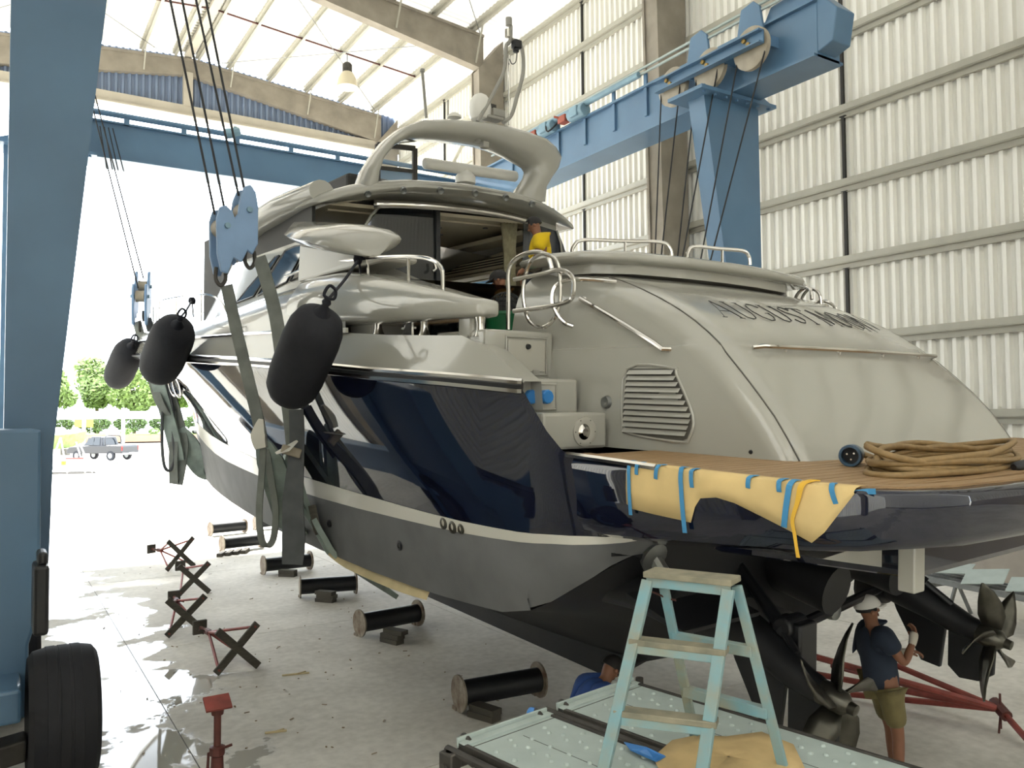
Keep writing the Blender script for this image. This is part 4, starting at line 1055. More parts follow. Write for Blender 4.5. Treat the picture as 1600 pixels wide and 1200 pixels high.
# side fins sweeping down from the flybridge
for s in (-1, 1):
    path = []
    for p, th, wd in (((-2.28, 5.903, 2.56), .015, .06), ((-2.36, 5.385, 2.474), .045, .16), ((-2.42, 4.84, 2.364), .08, .26), ((-2.48, 4.183, 2.217), .12, .34), ((-2.46, 3.656, 2.102), .145, .36), ((-2.4, 3.318, 2.021), .13, .32), ((-2.36, 3.11, 1.956), .09, .22), ((-2.34, 3.031, 1.928), .03, .08)):
        path.append((-p[0], p[1], p[2], th, wd))
    rings = []
    for u, v, w, th, wd in path:
        rings.append([(s * u + wd * math.cos(2 * math.pi * k / 16) * 1.2, v, w + th * math.sin(2 * math.pi * k / 16) + .10 * math.cos(2 * math.pi * k / 16) * -s) for k in range(16)])
    yp('flybridge_fin', MB().loft(rings), 'gel', smooth=60)
    yp('fin_support', MB().prism([(s * 2.56, 4.9, 1.72), (s * 2.5, 2.75, 1.74), (s * 2.5, 2.72, 1.80), (s * 2.5, 3.2, 1.86), (s * 2.5, 4.2, 2.08), (s * 2.54, 4.9, 2.2)], (s * -.4, 0, 0)), 'gel2', smooth=0, bevel=.05)
    yp('deckhouse_quarter', MB().grid([[(s * 2.2, 4.6, 1.4), (s * 2.05, 3.0, 1.3), (s * 1.9, 2.3, 1.2)], [(s * 2.1, 5.0, 2.0), (s * 1.98, 3.4, 1.75), (s * 1.86, 2.5, 1.45)], [(s * 1.95, 5.6, 2.6), (s * 1.85, 5.0, 2.2), (s * 1.8, 3.5, 1.7)]]), 'gel', smooth=60, solid=.03)
    # flybridge coaming wing
    rings = []
    for v, w, u, a_, b_ in ((5.6, 3.05, 1.95, .18, .16), (6.5, 2.98, 2.1, .24, .16), (7.5, 2.9, 2.14, .26, .15), (9, 2.7, 2.0, .2, .12), (10.8, 2.3, 1.5, .08, .05)):
        rings.append([(s * u + a_ * math.cos(2 * math.pi * k / 14), v, w + b_ * math.sin(2 * math.pi * k / 14)) for k in range(14)])
    yp('flybridge_wing', MB().loft(rings), 'gel', smooth=60)
yp('mast_head_lamp', MB().cyl((-2.3, 7.6, 2.75), (-2.3, 7.6, 2.95), .03, n=8).cyl((-2.3, 7.6, 2.95), (-2.3, 7.6, 3.05), .06, n=10), 'black_pl')

# ---- radar arch (traced in its own plane v = 5.35, half a metre deep)
outer = [(-1.517, 5.35, 3.133), (-1.425, 5.35, 3.381), (-1.274, 5.35, 3.625), (-1.101, 5.35, 3.858), (-0.883, 5.35, 4.06), (-0.608, 5.35, 4.213), (-0.239, 5.35, 4.305), (0.146, 5.35, 4.364), (0.546, 5.35, 4.415), (0.962, 5.35, 4.43), (1.333, 5.35, 4.423), (1.679, 5.35, 4.388), (1.917, 5.35, 4.309), (2.039, 5.35, 4.167), (1.975, 5.35, 3.971), (1.844, 5.35, 3.806), (1.728, 5.35, 3.625), (1.706, 5.35, 3.378)]
inner = [(-1.25, 5.35, 3.173), (-1.232, 5.35, 3.369), (-1.186, 5.35, 3.552), (-1.02, 5.35, 3.767), (-0.841, 5.35, 3.889), (-0.553, 5.35, 3.969), (-0.235, 5.35, 4.02), (0.116, 5.35, 4.057), (0.434, 5.35, 4.078), (0.727, 5.35, 4.064), (1.004, 5.35, 4.016), (1.227, 5.35, 3.956), (1.365, 5.35, 3.9), (1.417, 5.35, 3.838), (1.393, 5.35, 3.744), (1.294, 5.35, 3.609), (1.183, 5.35, 3.463), (1.112, 5.35, 3.275)]
rings = []
for i, (a, b) in enumerate(zip(outer, inner)):
    a = Vector(a); b = Vector(b); c = (a + b) / 2; d = (a - b) / 2
    dep = .30 if 3 < i < 12 else .24
    rings.append([c + d * math.copysign(abs(math.cos(t)) ** .7, math.cos(t)) + Vector((0, .12 + dep * math.copysign(abs(math.sin(t)) ** .8, math.sin(t)), 0)) for t in [2 * math.pi * k / 16 for k in range(16)]])
ARCH = yp('radar_arch', MB().loft(rings), 'gel', smooth=60)
# windscreen frames on the flybridge
fr = [(-0.926, 6, 3.96), (-0.308, 6, 4.015), (-0.302, 6, 3.459), (-0.919, 6, 3.364)]
WS = yp('flybridge_windscreen', MB().add(fr, [(0, 1, 2, 3)]), mat('clear_acrylic', 'c8d4da', .05, alpha=.25), smooth=0)
for a, b in ((0, 1), (1, 2), (3, 0)):
    yp('windscreen_frame', MB().bar(fr[a], fr[b], .07, .05, (0, 1, 0)), 'galvdk', WS, smooth=0)
yp('windscreen_frame', MB().bar((-0.901, 6, 3.628), (-0.304, 6, 3.67), .05, .04, (0, 1, 0)), 'galvdk', WS, smooth=0)
yp('flybridge_coaming', MB().box((.2, 6.8, 3.42), (3.0, 1.2, .25)), 'dark', smooth=0, bevel=.05)
# open array radar, domes, lamps, mast
RD = yp('open_array_radar', MB().cyl((-0.198, 5.9, 3.791), (1.515, 5.9, 3.863), .085, n=16), 'white_el', bevel=.02)
yp('radar_pedestal', MB().lathe([(.16, 0), (.16, .1), (.1, .18), (.06, .22)], (0.538, 5.9, 3.598), n=16), 'white_el', RD)
yp('arch_camera', MB().box((0.447, 5.25, 4.029), (.11, .1, .10)).cyl((0.353, 5.3, 4.184), (0.354, 5.3, 4.071), .05, n=10), 'grey_pl', ARCH, bevel=.015)
yp('satellite_dome', MB().lathe([(.14, 0), (.165, .04), (.17, .18), (.155, .28), (.10, .36), (.04, .39), (.001, .395)], (0.531, 5.5, 4.489), n=22), 'white_el', ARCH)
yp('horn_box', MB().box((0.767, 5.4, 4.599), (.22, .16, .12)).box((0.697, 5.4, 4.507), (.28, .2, .05)), 'grey_pl', ARCH, bevel=.015)
yp('lamp_bracket', MB().box((0.695, 5.4, 4.681), (.12, .02, .1)), 'galvdk', ARCH, smooth=0)
yp('gps_dome', MB().lathe([(.1, 0), (.1, .03), (.05, .07), (.001, .08)], (0.01, 5.4, 4.387), n=14), 'white_el', ARCH)
yp('whip_antenna', MB().cyl((-0.465, 5.4, 4.291), (-0.536, 5.4, 4.933), .022, n=8).cyl((-0.536, 5.4, 4.933), (-0.536, 5.4, 4.97), .035, n=8), 'grey_pl', ARCH)
yp('whip_antenna', MB().cyl((0.025, 5.6, 4.422), (0.021, 5.6, 4.707), .012, n=6), 'grey_pl', ARCH)
MA = yp('light_mast', MB().tube(curve([(0.384, 5.35, 4.393), (0.543, 5.35, 4.655), (0.704, 5.35, 4.94), (0.855, 5.35, 5.237), (0.889, 5.35, 5.469), (0.898, 5.35, 5.647), (0.97, 5.35, 5.754), (0.979, 5.35, 5.981)], 5), .03, 8).tube(curve([(0.853, 5.35, 4.467), (1.009, 5.35, 4.615), (1.115, 5.35, 4.933), (1.222, 5.35, 5.303), (1.218, 5.35, 5.59), (1.154, 5.35, 5.752), (1.006, 5.35, 5.773)], 5), .03, 8), 'grey_pl', ARCH)
yp('navigation_lamp', MB().cyl((0.943, 5.35, 5.972), (0.941, 5.35, 6.088), .05, n=12), 'grey_pl', ARCH)
yp('navigation_lamp', MB().cyl((0.885, 5.3, 5.763), (0.883, 5.3, 5.88), .04, n=10), 'steel', ARCH)
yp('signal_lamp', MB().box((1.056, 5.3, 5.691), (.13, .12, .13)).cyl((1.045, 5.3, 5.57), (1.044, 5.3, 5.629), .05, n=10), 'black_pl', ARCH, bevel=.015)
yp('mast_stay', MB().cyl((0.962, 5.35, 4.459), (0.948, 5.35, 5.523), .013, n=6), 'steel', ARCH)
yp('lamp_lead', MB().tube(curve([(1.069, 5.3, 5.596), (1.047, 5.3, 5.433), (0.974, 5.3, 5.377), (0.925, 5.3, 5.443)], 4), .008, 5), 'black_pl', ARCH)
# foredeck hatch, windlass and bow flag posts
yp('foredeck_hatch', MB().box((0, 14, 1.6), (1.6, 1.4, .12)), 'gel2', smooth=0, bevel=.04)
yp('windlass', MB().lathe([(.15, 0), (.15, .1), (.08, .2), (.12, .26), (.001, .28)], (0, 18.3, 1.66), n=14), 'steel')

# ================================================================ FENDERS AND SLINGS
def fender(label, top, bot, r_, tie, tie2=None):
    top = Vector(top); bot = Vector(bot)
    t = root('fender', label, 'fender', bot, 0, 'black covered fenders along the port side')
    ax = (top - bot); L = ax.length
    prof2 = [(.02, -.06 * L), (.03, -.04 * L), (.05, -.02 * L), (r_ * .45, 0), (r_ * .75, L * .05), (r_ * .93, L * .14), (r_, L * .3), (r_, L * .7), (r_ * .95, L * .84), (r_ * .8, L * .94), (r_ * .5, L * .99), (r_ * .2, L * 1.01)]
    b = MB().lathe(prof2, (0, 0, 0), ax, 28).build('fender_body', 'fender', t, smooth=60)
    MB().lathe([(r_ * .35, L * .985), (r_ * .2, L * 1.04), (.03, L * 1.09), (.045, L * 1.12), (.03, L * 1.15)], (0, 0, 0), ax, 14).build('fender_neck', 'rope', t)
    e = ax.normalized() * L * 1.14
    pts = [e, (e + Vector(tie) - bot) / 2 + Vector((0, 0, -.02)), Vector(tie) - bot]
    if tie2 is not None: pts.append(Vector(tie2) - bot)
    MB().tube(pts, .016, 6).build('fender_lanyard', 'rope', t)
    k = Vector(tie) - bot
    MB().lathe([(.02, -.06), (.06, -.03), (.065, .03), (.02, .06)], k, (1, .3, .2), 10).build('knot', 'rope', t)
    MB().tube([k, k + Vector((.02, -.03, -.28))], .012, 5).build('rope_tail', 'rope', t)
    k2 = e.normalized() * (e.length + .06)
    MB().tube(curve([k2 + Vector((-.05, 0, 0)), k2 + Vector((0, 0, .09)), k2 + Vector((.06, 0, .05)), k2 + Vector((.04, 0, -.03))], 4, True), .016, 5, closed=True).build('rope_loop', 'rope', t)
    return t
fender('large dark fender hanging nearest the stern, tied to the cockpit rail by a rope', (2.56, 7.289, 4.278), (2.507, 8.164, 3.514), .275, (3.274, 8.157, 5.005))
fender('dark fender hanging beside the far slings, second from the stern', (2.167, 12.168, 4.639), (2.091, 13.355, 4), .31, (2.767, 14.259, 5.29))
fender('smallest dark fender hanging off the bow flare, farthest along the hull', (2.254, 17.397, 4.754), (2.158, 18.874, 4.124), .29, (2.685, 19.752, 5.401))

def ribbon(pts, w, side=(0, 1, 0), th=.012, seg=6, m=None):
    P = curve(pts, seg); m = m or MB(); rings = []
    ws = w if isinstance(w, (list, tuple)) else None
    for i, p in enumerate(P):
        t = (P[min(i+1, len(P)-1)] - P[max(i-1, 0)]).normalized()
        s_ = Vector(side); s_ = (s_ - t * s_.dot(t)).normalized(); n_ = t.cross(s_)
        if ws: q = i / (len(P) - 1) * (len(ws) - 1); k = min(int(q), len(ws) - 2); ww = ws[k] + (ws[k+1] - ws[k]) * (q - k)
        else: ww = w
        rings.append([p + s_ * ww / 2 + n_ * th, p + s_ * ww / 2 - n_ * th, p - s_ * ww / 2 - n_ * th, p - s_ * ww / 2 + n_ * th])
    return m.loft(rings)
t = root('lifting_sling', 'grey webbing sling pair under the hook block, passing under the hull behind the large fender', 'sling', (2.702, 9, 2.557), 0, 'slings under the hull')
T0 = Vector((2.702, 9, 2.557))
def rp(name, pts, w, ma, side=(.84, -.54, 0), th=.012, parent=None, seg=6):
    tt = parent or t
    return ribbon([Vector(p) - tt.location for p in pts], w, side, th, seg).build(name, ma, tt, smooth=40)
rp('sling_leg', [(2.192, 9.4, 4.812), (2.281, 9.35, 4.348), (2.377, 9.25, 3.84), (2.474, 9.1, 3.267), (2.517, 9.1, 2.983)], .13, 'sling')
rp('sling_leg', [(2.554, 9.4, 5.167), (2.615, 9.3, 4.876), (2.698, 9.2, 4.428), (2.741, 9, 3.693), (2.769, 8.9, 3.264), (2.796, 8.8, 2.739)], .15, 'sling')
rp('sling_wrap', [(2.938, 9.249, 2.968), (2.985, 9.207, 2.528), (3.056, 9.101, 2.241), (3.15, 8.94, 1.976), (3.369, 9.001, 1.703), (4.153, 9.336, 1.163)], [.16, .22, .26, .30, .3, .3], 'slinggr', (.2, 1, 0), .03)
rp('sling_wrap', [(2.805, 8.99, 3.05), (2.836, 9.302, 2.749), (2.937, 9.337, 2.411), (3.059, 9.067, 2.135), (3.262, 9.085, 1.774)], [.16, .2, .2, .18, .14], 'slinggr', (.2, 1, 0), .025)
rp('hanging_tail', [(2.802, 8.8, 3.404), (2.794, 8.75, 2.985), (2.737, 8.7, 2.438), (2.745, 8.7, 2.026), (2.732, 8.7, 1.74)], [.16, .16, .22, .25, .22], 'slingdk')
rp('sling_loop', [(2.531, 9.1, 3.054), (2.511, 9.1, 2.701), (2.485, 9.1, 2.281), (2.507, 9.1, 1.998), (2.563, 9.1, 1.902), (2.641, 9.1, 1.973), (2.668, 9.1, 2.268), (2.617, 9.1, 2.625), (2.559, 9.1, 2.982)], .07, 'sling')
rp('sling_wrap', [(2.517, 9.1, 3.054), (2.617, 9.15, 2.836), (2.792, 9.3, 2.459), (2.944, 9.5, 2.099), (3.147, 9.7, 1.91)], [.14, .3, .35, .3, .2], 'slinggr', th=.02)
rp('plastic_wrapping', [(2.495, 9.05, 3.302), (2.461, 9.05, 3.127), (2.489, 9.05, 2.986)], [.05, .16, .12], 'boot', th=.03)
MB().box(Vector((2.715, 8.7, 2.954)) - T0, (.22, .05, .10), Matrix.Rotation(.3, 3, 'Y')).build('sling_buckle', 'sheave', t, bevel=.015)
MB().prism([Vector(p) - T0 for p in ((2.556, 8.7, 2.925), (2.792, 8.7, 3.056), (2.663, 8.6, 2.959))], (0, .06, .02)).build('edge_protector', 'boot', t, smooth=0)
rp('padding_strip', [(3.267, 9.014, 1.783), (3.296, 8.609, 1.709), (3.339, 7.992, 1.669), (3.382, 7.375, 1.649), (3.419, 6.848, 1.658)], .09, 'pad', (.5, 0, 1), .008)
rp('wooden_pad', [(3.042, 8.995, 2.323), (3.067, 8.958, 2.146), (3.107, 8.968, 2.02)], .12, 'timber', (.2, 1, 0), .04)
t2 = root('lifting_sling', 'bundle of grey webbing slings hanging loose toward the yard by the bow', 'sling', (2.96, 17, 3.256), 0, 'slings under the hull')
def rq(pts, w, ma='sling', th=.02): return rp('sling_leg', pts, w, ma, th=th, parent=t2)
rq([(2.434, 18, 5.305), (2.551, 17.6, 4.602), (2.677, 17, 3.756), (2.866, 17, 3.382)], .16)
rq([(2.638, 18, 5.383), (2.727, 17.6, 4.737), (2.814, 17, 4.006), (2.96, 17, 3.256)], .14, 'slingdk')
rq([(2.58, 17, 4.375), (2.794, 17, 3.632), (2.987, 17, 2.881), (3.06, 17, 2.503)], .26, 'slinggr')
rq([(2.861, 17, 4.007), (3.054, 17, 3.318), (3.152, 17, 2.877), (3.131, 17, 2.501), (3.052, 17, 2.041)], .2)
rq([(2.935, 17, 3.507), (2.986, 17, 3.006), (2.978, 17, 2.506), (2.993, 17, 2.069)], .17)
rq([(3.079, 17, 3.129), (3.224, 17, 2.875), (3.37, 17, 2.555), (3.468, 17, 2.261), (3.615, 17, 2.127)], [.2, .4, .45, .2, .05], 'slinggr')
MB().tube([Vector(p) - t2.location for p in curve([(2.78, 17, 3.881), (2.764, 17, 3.01), (2.804, 17, 2.451), (2.909, 17, 2.322), (2.989, 17, 2.568), (2.937, 17, 3.257)], 5)], .03, 6).build('rope_loop', 'slingdk', t2)
MB().tube([Vector(p) - t2.location for p in curve([(3.174, 17, 3.153), (3.38, 17, 2.745), (3.589, 17, 2.383), (3.761, 17, 2.325), (3.625, 17, 2.509), (3.416, 17, 2.807), (3.258, 17, 3.064)], 5)], .025, 6).build('rope_loop', 'slingdk', t2)

# ================================================================ STEPLADDER ON THE SCAFFOLD
ZD = 1.68
tl_, tr_ = Vector((2.633, 2.943, 2.55)), Vector((2.797, 2.591, 2.55))
LD = root('stepladder', 'worn pale blue wooden stepladder standing on the scaffold deck behind the stern', 'stepladder', ((tl_ + tr_) / 2).xy.to_3d() + Vector((0, 0, ZD)))
lo = LD.location.copy()
wd = (tr_ - tl_); wdir = wd.normalized(); back = Vector((0, 0, 1)).cross(wdir).normalized()
if back.x < 0: back = -back
fl_, fr_ = Vector((2.282, 2.881, 1.68)), Vector((2.576, 2.575, 1.68))
bl_, br_ = Vector((3.007, 3.026, 1.68)), Vector((3.083, 2.544, 1.68))
def lp(name, m, ma='lad', **k):
    m.V = [v - lo for v in m.V]
    return m.build(name, ma, LD, smooth=0, bevel=.004, **k)
lp('leg', MB().bar(tl_ - Vector((0, 0, .03)), fl_, .03, .055, wdir)); lp('leg', MB().bar(tr_ - Vector((0, 0, .03)), fr_, .03, .055, wdir))
rl0, rr0 = tl_ + back * .09 + wdir * .035 - Vector((0, 0, .03)), tr_ + back * .09 + wdir * .01 - Vector((0, 0, .03))
lp('leg', MB().bar(rl0, bl_, .028, .045, wdir)); lp('leg', MB().bar(rr0, br_, .028, .045, wdir))
def tread(a, b, w, h, nm, ma='lad'): return lp(nm, MB().bar(a, b, w, h), ma)
tread(tl_ - wdir * .015 + back * .05, tr_ + wdir * .02 + back * .05, .15, .028, 'top_board', 'tread')
tread(tl_ - wdir * .005 + Vector((0, 0, -.035)), tr_ + wdir * .01 + Vector((0, 0, -.035)), .02, .05, 'top_apron')
for f in (.34, .68):
    a, b = tl_.lerp(fl_, f), tr_.lerp(fr_, f)
    tread(a - wdir * .02 + back * .03, b + wdir * .03 + back * .03, .085, .028, 'tread', 'tread')
    tread(a - wdir * .015 + Vector((0, 0, -.03)), b + wdir * .02 + Vector((0, 0, -.03)), .018, .04, 'tread_apron')
for f in (.36, .70):
    a, b = rl0.lerp(bl_, f), rr0.lerp(br_, f)
    tread(a, b, .05, .05, 'rear_rung')
lp('tie_cord', MB().tube(curve([tl_.lerp(fl_, .14), tl_.lerp(fl_, .10) + back * .06, rl0.lerp(bl_, .12), rl0.lerp(bl_, .13) + wdir * .05], 5), .006, 5), 'rust')

# ---- scaffold with two steel planks
e1 = Vector((.165, -.986, 0)); e2 = Vector((.986, .165, 0))
RS_ = Matrix((e2, -e1, Vector((0, 0, 1)))).transposed().to_4x4()
A0 = Vector((1.97, 3.613, 1.68))
def plank(label, o, w, L):
    t = root('scaffold_plank', label, 'scaffold plank', mw=Matrix.Translation(o) @ RS_, group='galvanised scaffold planks')
    # local: x across, -y along toward the viewer, z up
    MB().box((w / 2, -L / 2 - .03, -.012), (w - .02, L, .024)).build('deck_plate', 'galv', t, smooth=0)
    for x in (.012, w - .012):
        MB().box((x, -L / 2, -.02), (.024, L, .06)).build('side_rail', 'galvdk', t, smooth=0, bevel=.004)
    MB().box((w / 2, -.025, .0), (w, .05, .022)).box((w / 2, .008, .005), (w, .014, .05)).build('end_rail', 'galv', t, smooth=0, bevel=.003)
    MB().box((w / 2, -.075, -.0005), (w - .05, .006, .003)).build('end_groove', 'galvdk', t, smooth=0)
    MB().box((w * .5, -L / 2 - .09, .0), (.004, L - .1, .002)).build('joint_line', 'galvdk', t, smooth=0)
    m = MB(); k = 0
    y = -.14
    while y > -L:
        k += 1
        for i in range(5):
            x = w * (.12 + .19 * i) + (w * .05 if k % 2 else 0)
            if (i + k) % 2 == 0 or i in (1, 3):
                m.lathe([(.015, 0), (.012, .007), (.006, .010), (.0008, .0105)], (x, y + random.uniform(-.004, .004), .0), n=7)
        y -= .065
    stuff(m.build('anti_slip_studs', 'galv', t, smooth=60))
    for x in (.06, w - .06):
        MB().tube(curve([(x, -.02, .0), (x, .03, .02), (x, .06, -.02), (x, .05, -.06)], 4), .014, 6).build('hook', 'galvdk', t)
    return t
plank('galvanised studded scaffold plank at the left, nearest the camera', A0, .62, 2.3)
plank('galvanised studded scaffold plank under the stepladder and brown paper', A0 + e2 * .70 + Vector((0, 0, .003)), .66, 2.3)
SF = root('scaffold_bay', 'dark steel scaffold frame with couplers carrying the two planks', 'scaffold', (A0.x, A0.y, 0))
def sf(name, m, ma='galvdk', **k):
    m.V = [v - SF.location for v in m.V]; return m.build(name, ma, SF, **k)
a = A0 + Vector((0, 0, -.06))
for off in (0.0, 1.40):
    for yy in (.0, 2.2):
        p = a + e2 * (off - .02) + e1 * yy + e2 * (-.03 if off == 0 else .03)
        sf('post', MB().cyl((p.x, p.y, 0.0), (p.x, p.y, 1.70 if yy > 0 or off > 0 else 1.66), .024, n=12))
        sf('base_plate', MB().box((p.x, p.y, .006), (.14, .14, .012)), smooth=0)
        if off == 0 and yy == 0:
            sf('coupler', MB().box(p + Vector((0, 0, .0)), (.075, .09, .08), Matrix.Rotation(.3, 3, 'Z')).cyl(p + Vector((.05, .03, 0)), p + Vector((.09, .06, .01)), .018, n=6), bevel=.012)
            sf('coupler', MB().cyl(p + e2 * .09 + Vector((0, 0, .035)), p + e2 * .09 + e1 * .05 + Vector((0, 0, .035)), .034, n=12).box(p + e2 * .07 + e1 * .10, (.05, .05, .04)), bevel=.01)
for yy in (.0, 2.2):
    sf('ledger', MB().cyl(a + e1 * yy - e2 * .1 + Vector((0, 0, -.03)), a + e1 * yy + e2 * 1.5 + Vector((0, 0, -.03)), .024, n=12))
for off in (-.03, .66, 1.40):
    sf('transom_tube', MB().cyl(a + e2 * off + e1 * -.05 + Vector((0, 0, .03 if off != .66 else .05)), a + e2 * off + e1 * 2.3 + Vector((0, 0, .03 if off != .66 else .05)), .022, n=10))
sf('diagonal_tube', MB().cyl((a + e2 * -.03).xy.to_3d() + Vector((0, 0, .3)), (a + e2 * 1.4).xy.to_3d() + Vector((0, 0, 1.5)), .022, n=10))
sf('blue_end_cap', MB().cyl(a + e2 * .56 + e1 * -.03 + Vector((0, 0, .06)), a + e2 * .56 + e1 * -.075 + Vector((0, 0, .06)), .03, n=14), 'bluepl', bevel=.006)
# brown paper lying on the plank under the ladder's back legs
pp = [(2.641, 2.936, 1.69), (2.859, 3.036, 1.69), (3.011, 3.012, 1.69), (3.118, 2.921, 1.69), (3.309, 2.862, 1.69), (3.311, 2.668, 1.69), (3.1, 2.424, 1.69), (2.758, 2.359, 1.69), (2.407, 2.524, 1.69)]
c0 = sum((Vector(p) for p in pp), Vector()) / len(pp)
pg = [(Vector(p) - c0) for p in pp]
m = MB(); rows = []
for f in (0.02, .35, .7, 1.0):
    rows.append([p * f + Vector((0, 0, .004 + .005 * noise.noise(p * 5 * f + Vector((3, 1, f * 4))))) for p in pg])
m.loft(rows, True, False)
tag(m.build('paper_sheet', 'tan', None, smooth=60, solid=.003), 'stained tan paper sheet spread under the back legs of the stepladder', 'paper').location = c0
bm_ = MB().add([Vector(p) - Vector((2.624, 2.961, 1.7)) for p in ((2.635, 3.136, 1.7), (2.651, 2.991, 1.72), (2.689, 2.9, 1.7), (2.613, 2.883, 1.7), (2.6, 3.048, 1.7))], [(0, 1, 2, 3, 4)])
tag(bm_.build('plastic_film_strip', 'bluepl', None, smooth=0, solid=.006), 'scrap of blue plastic film lying in the gap between the scaffold planks', 'plastic scrap').location = (2.624, 2.961, 1.7)

# ================================================================ THINGS ON THE SWIM PLATFORM
def local_root(name, label, cat, p, group=None):
    return root(name, label, cat, mw=YM @ Matrix.Translation(p), group=group)
# masking paper over the port edge of the platform
MP = local_root('masking_paper', 'kraft masking paper taped with blue tape over the platform edge', 'paper', (-2.7, -1.7, 0))
def edge_at(v):
    for (a, b), (c, d) in zip(PLO[:-1], PLO[1:]):
        if d <= v <= b: return a + (c - a) * (b - v) / (b - d)
    return -2.6
drop = [(-.985, -.255), (-1.05, -.28), (-1.25, -.285), (-1.42, -.29), (-1.53, -.295), (-1.56, -.20), (-1.60, -.145), (-1.72, -.125), (-1.85, -.14), (-2.05, -.20), (-2.2, -.25), (-2.30, -.29), (-2.36, -.23), (-2.44, -.11), (-2.50, -.02)]
rows = [[], [], [], [], [], []]
for v, w in drop:
    u = edge_at(v)
    wig = .006 * math.sin(v * 9)
    for r_, (du, ww) in zip(rows, ((.075, .012), (.03, .014), (-.012, .006), (-.026, w * .25), (-.03 - wig, w * .6), (-.022 - wig, w))):
        r_.append((u + du + 2.7, v + 1.7, ww))
MB().grid(rows).build('paper_sheet', 'paper', MP, smooth=60, solid=.002)
def tape(v0, v1, w0, w1, wd=.028):
    pts = []
    for k in range(9):
        f = k / 8; s_ = f * (.07 + abs(w1) + .0)
        v = v0 + (v1 - v0) * f; u = edge_at(max(v, -2.51))
        if w1 <= 0:
            top = .055
            q = f * (top + abs(w1))
            if q < top: p = (u + top - q - .02, v, .019)
            else:
                ww = -(q - top); p = (u - .032 - .006 * math.sin(min(1, (q - top) / max(abs(w1), .01)) * 3), v, ww + .012)
        pts.append((p[0] + 2.7, p[1] + 1.7, p[2]))
    ribbon(pts, wd, (0, 1, 0), .0015, 2).build('tape_strip', 'tape', MP, smooth=0)
for a in ((-1.01, -1.04, 0, -.33), (-1.10, -1.09, 0, -.07), (-1.28, -1.26, 0, -.08), (-1.45, -1.50, 0, -.37, .032), (-1.54, -1.55, 0, -.10), (-1.95, -1.94, 0, -.06), (-2.13, -2.13, 0, -.06), (-2.20, -2.16, 0, -.24, .034), (-2.38, -2.42, 0, -.09)):
    tape(*a)
ribbon([(edge_at(-2.5) + 2.7 - .03, -2.46 + 1.7, -.035), (edge_at(-2.5) + 2.72, -2.52 + 1.7, -.012), (-2.58 + 2.7, -2.58 + 1.7, -.004)], .028, (0, .2, 1), .002, 3).build('tape_strip', 'tape', MP, smooth=0)
YR = local_root('webbing_strap', 'yellow webbing strap hanging over the paper on the platform edge', 'strap', (-2.7, -2.26, 0))
ribbon([(edge_at(-2.25) + 2.7 + dx, dv, w) for dx, dv, w in ((.08, -.02, .02), (.03, -.01, .022), (-.035, 0, .0), (-.04, .02, -.09), (-.036, .05, -.18), (-.03, .04, -.26), (-.04, .02, -.33), (-.035, .015, -.37))], [.03, .034, .03, .02, .018, .016, .02], (0, 1, 0), .003, 5).build('strap_band', 'yellow', YR, smooth=40)
# shore power cable coil with plug
P1, P2 = Vector((-1.844, -2.101, 0.04)), Vector((-0.431, -2.36, 0.04))
nr, fa = Vector((-1.82, -2.526, 0.02)), Vector((-0.645, -1.961, 0.04))
cc = (P1 + P2) / 2; cc.z = 0; ax_ = (P2 - P1) / 2; bx_ = (nr - fa) / 2; ax_.z = bx_.z = 0
CB = local_root('power_cable', 'coil of thick brown shore power cable with a dark blue plug lying on the teak', 'cable', cc)
random.seed(3)
pts = []
NL = 9
for k in range(NL * 22):
    a = 2 * math.pi * k / 22; lay = k // 22
    rr = 1 - .05 * (lay % 4) + .03 * math.sin(a * 1.3 + lay * 2.1)
    p = ax_ * math.cos(a + math.pi) * rr * .97 + bx_ * math.sin(a + math.pi) * (rr - .10 * math.sin(lay * 1.7))
    z = .024 + .034 * (lay // 2) * (.75 + .25 * math.sin(a * 2 + lay)) + .008 * math.sin(a * 3 + lay * 1.9)
    pts.append((p.x, p.y, max(z, .018)))
MB().tube(curve(pts, 2), .02, 8).build('cable_jacket', 'cable', CB, smooth=60)
pc = Vector((-1.592, -1.869, 0.075)) - cc
dv = Vector((-6.37, -4.71, .3)) - (pc + cc); dv.z = 0; dv.normalize(); dv = (dv + Vector((-.25, .1, 0))).normalized()
PL = MB().lathe([(.038, -.14), (.052, -.12), (.056, -.03), (.064, .0), (.07, .01), (.07, .075), (.066, .085), (.052, .085), (.05, .04)], pc, dv, 24).build('plug_body', 'plug', CB)
MB().lathe([(.001, .042), (.05, .042)], pc, dv, 18).build('plug_face', 'black_pl', PL)
sx = dv.cross(Vector((0, 0, 1))).normalized()
for k in range(3):
    a = 2 * math.pi * k / 3 + .4
    q = pc + dv * .043 + sx * math.cos(a) * .024 + Vector((0, 0, math.sin(a) * .024))
    MB().cyl(q, q + dv * .018, .006, n=8).build('plug_pin', 'steel', PL)
q0 = pc - dv * .14
MB().tube(curve([q0, q0 - dv * .05 + Vector((0, 0, -.0)), Vector(pts[2]) * .96], 4), .02, 8).build('cable_end', 'cable', CB)
pe = Vector((-0.877, -2.562, 0.03)) - cc
MB().lathe([(.02, -.08), (.034, -.06), (.036, .03), (.03, .06)], pe, (1, -.2, .1), 16).build('socket_body', 'black_pl', CB)

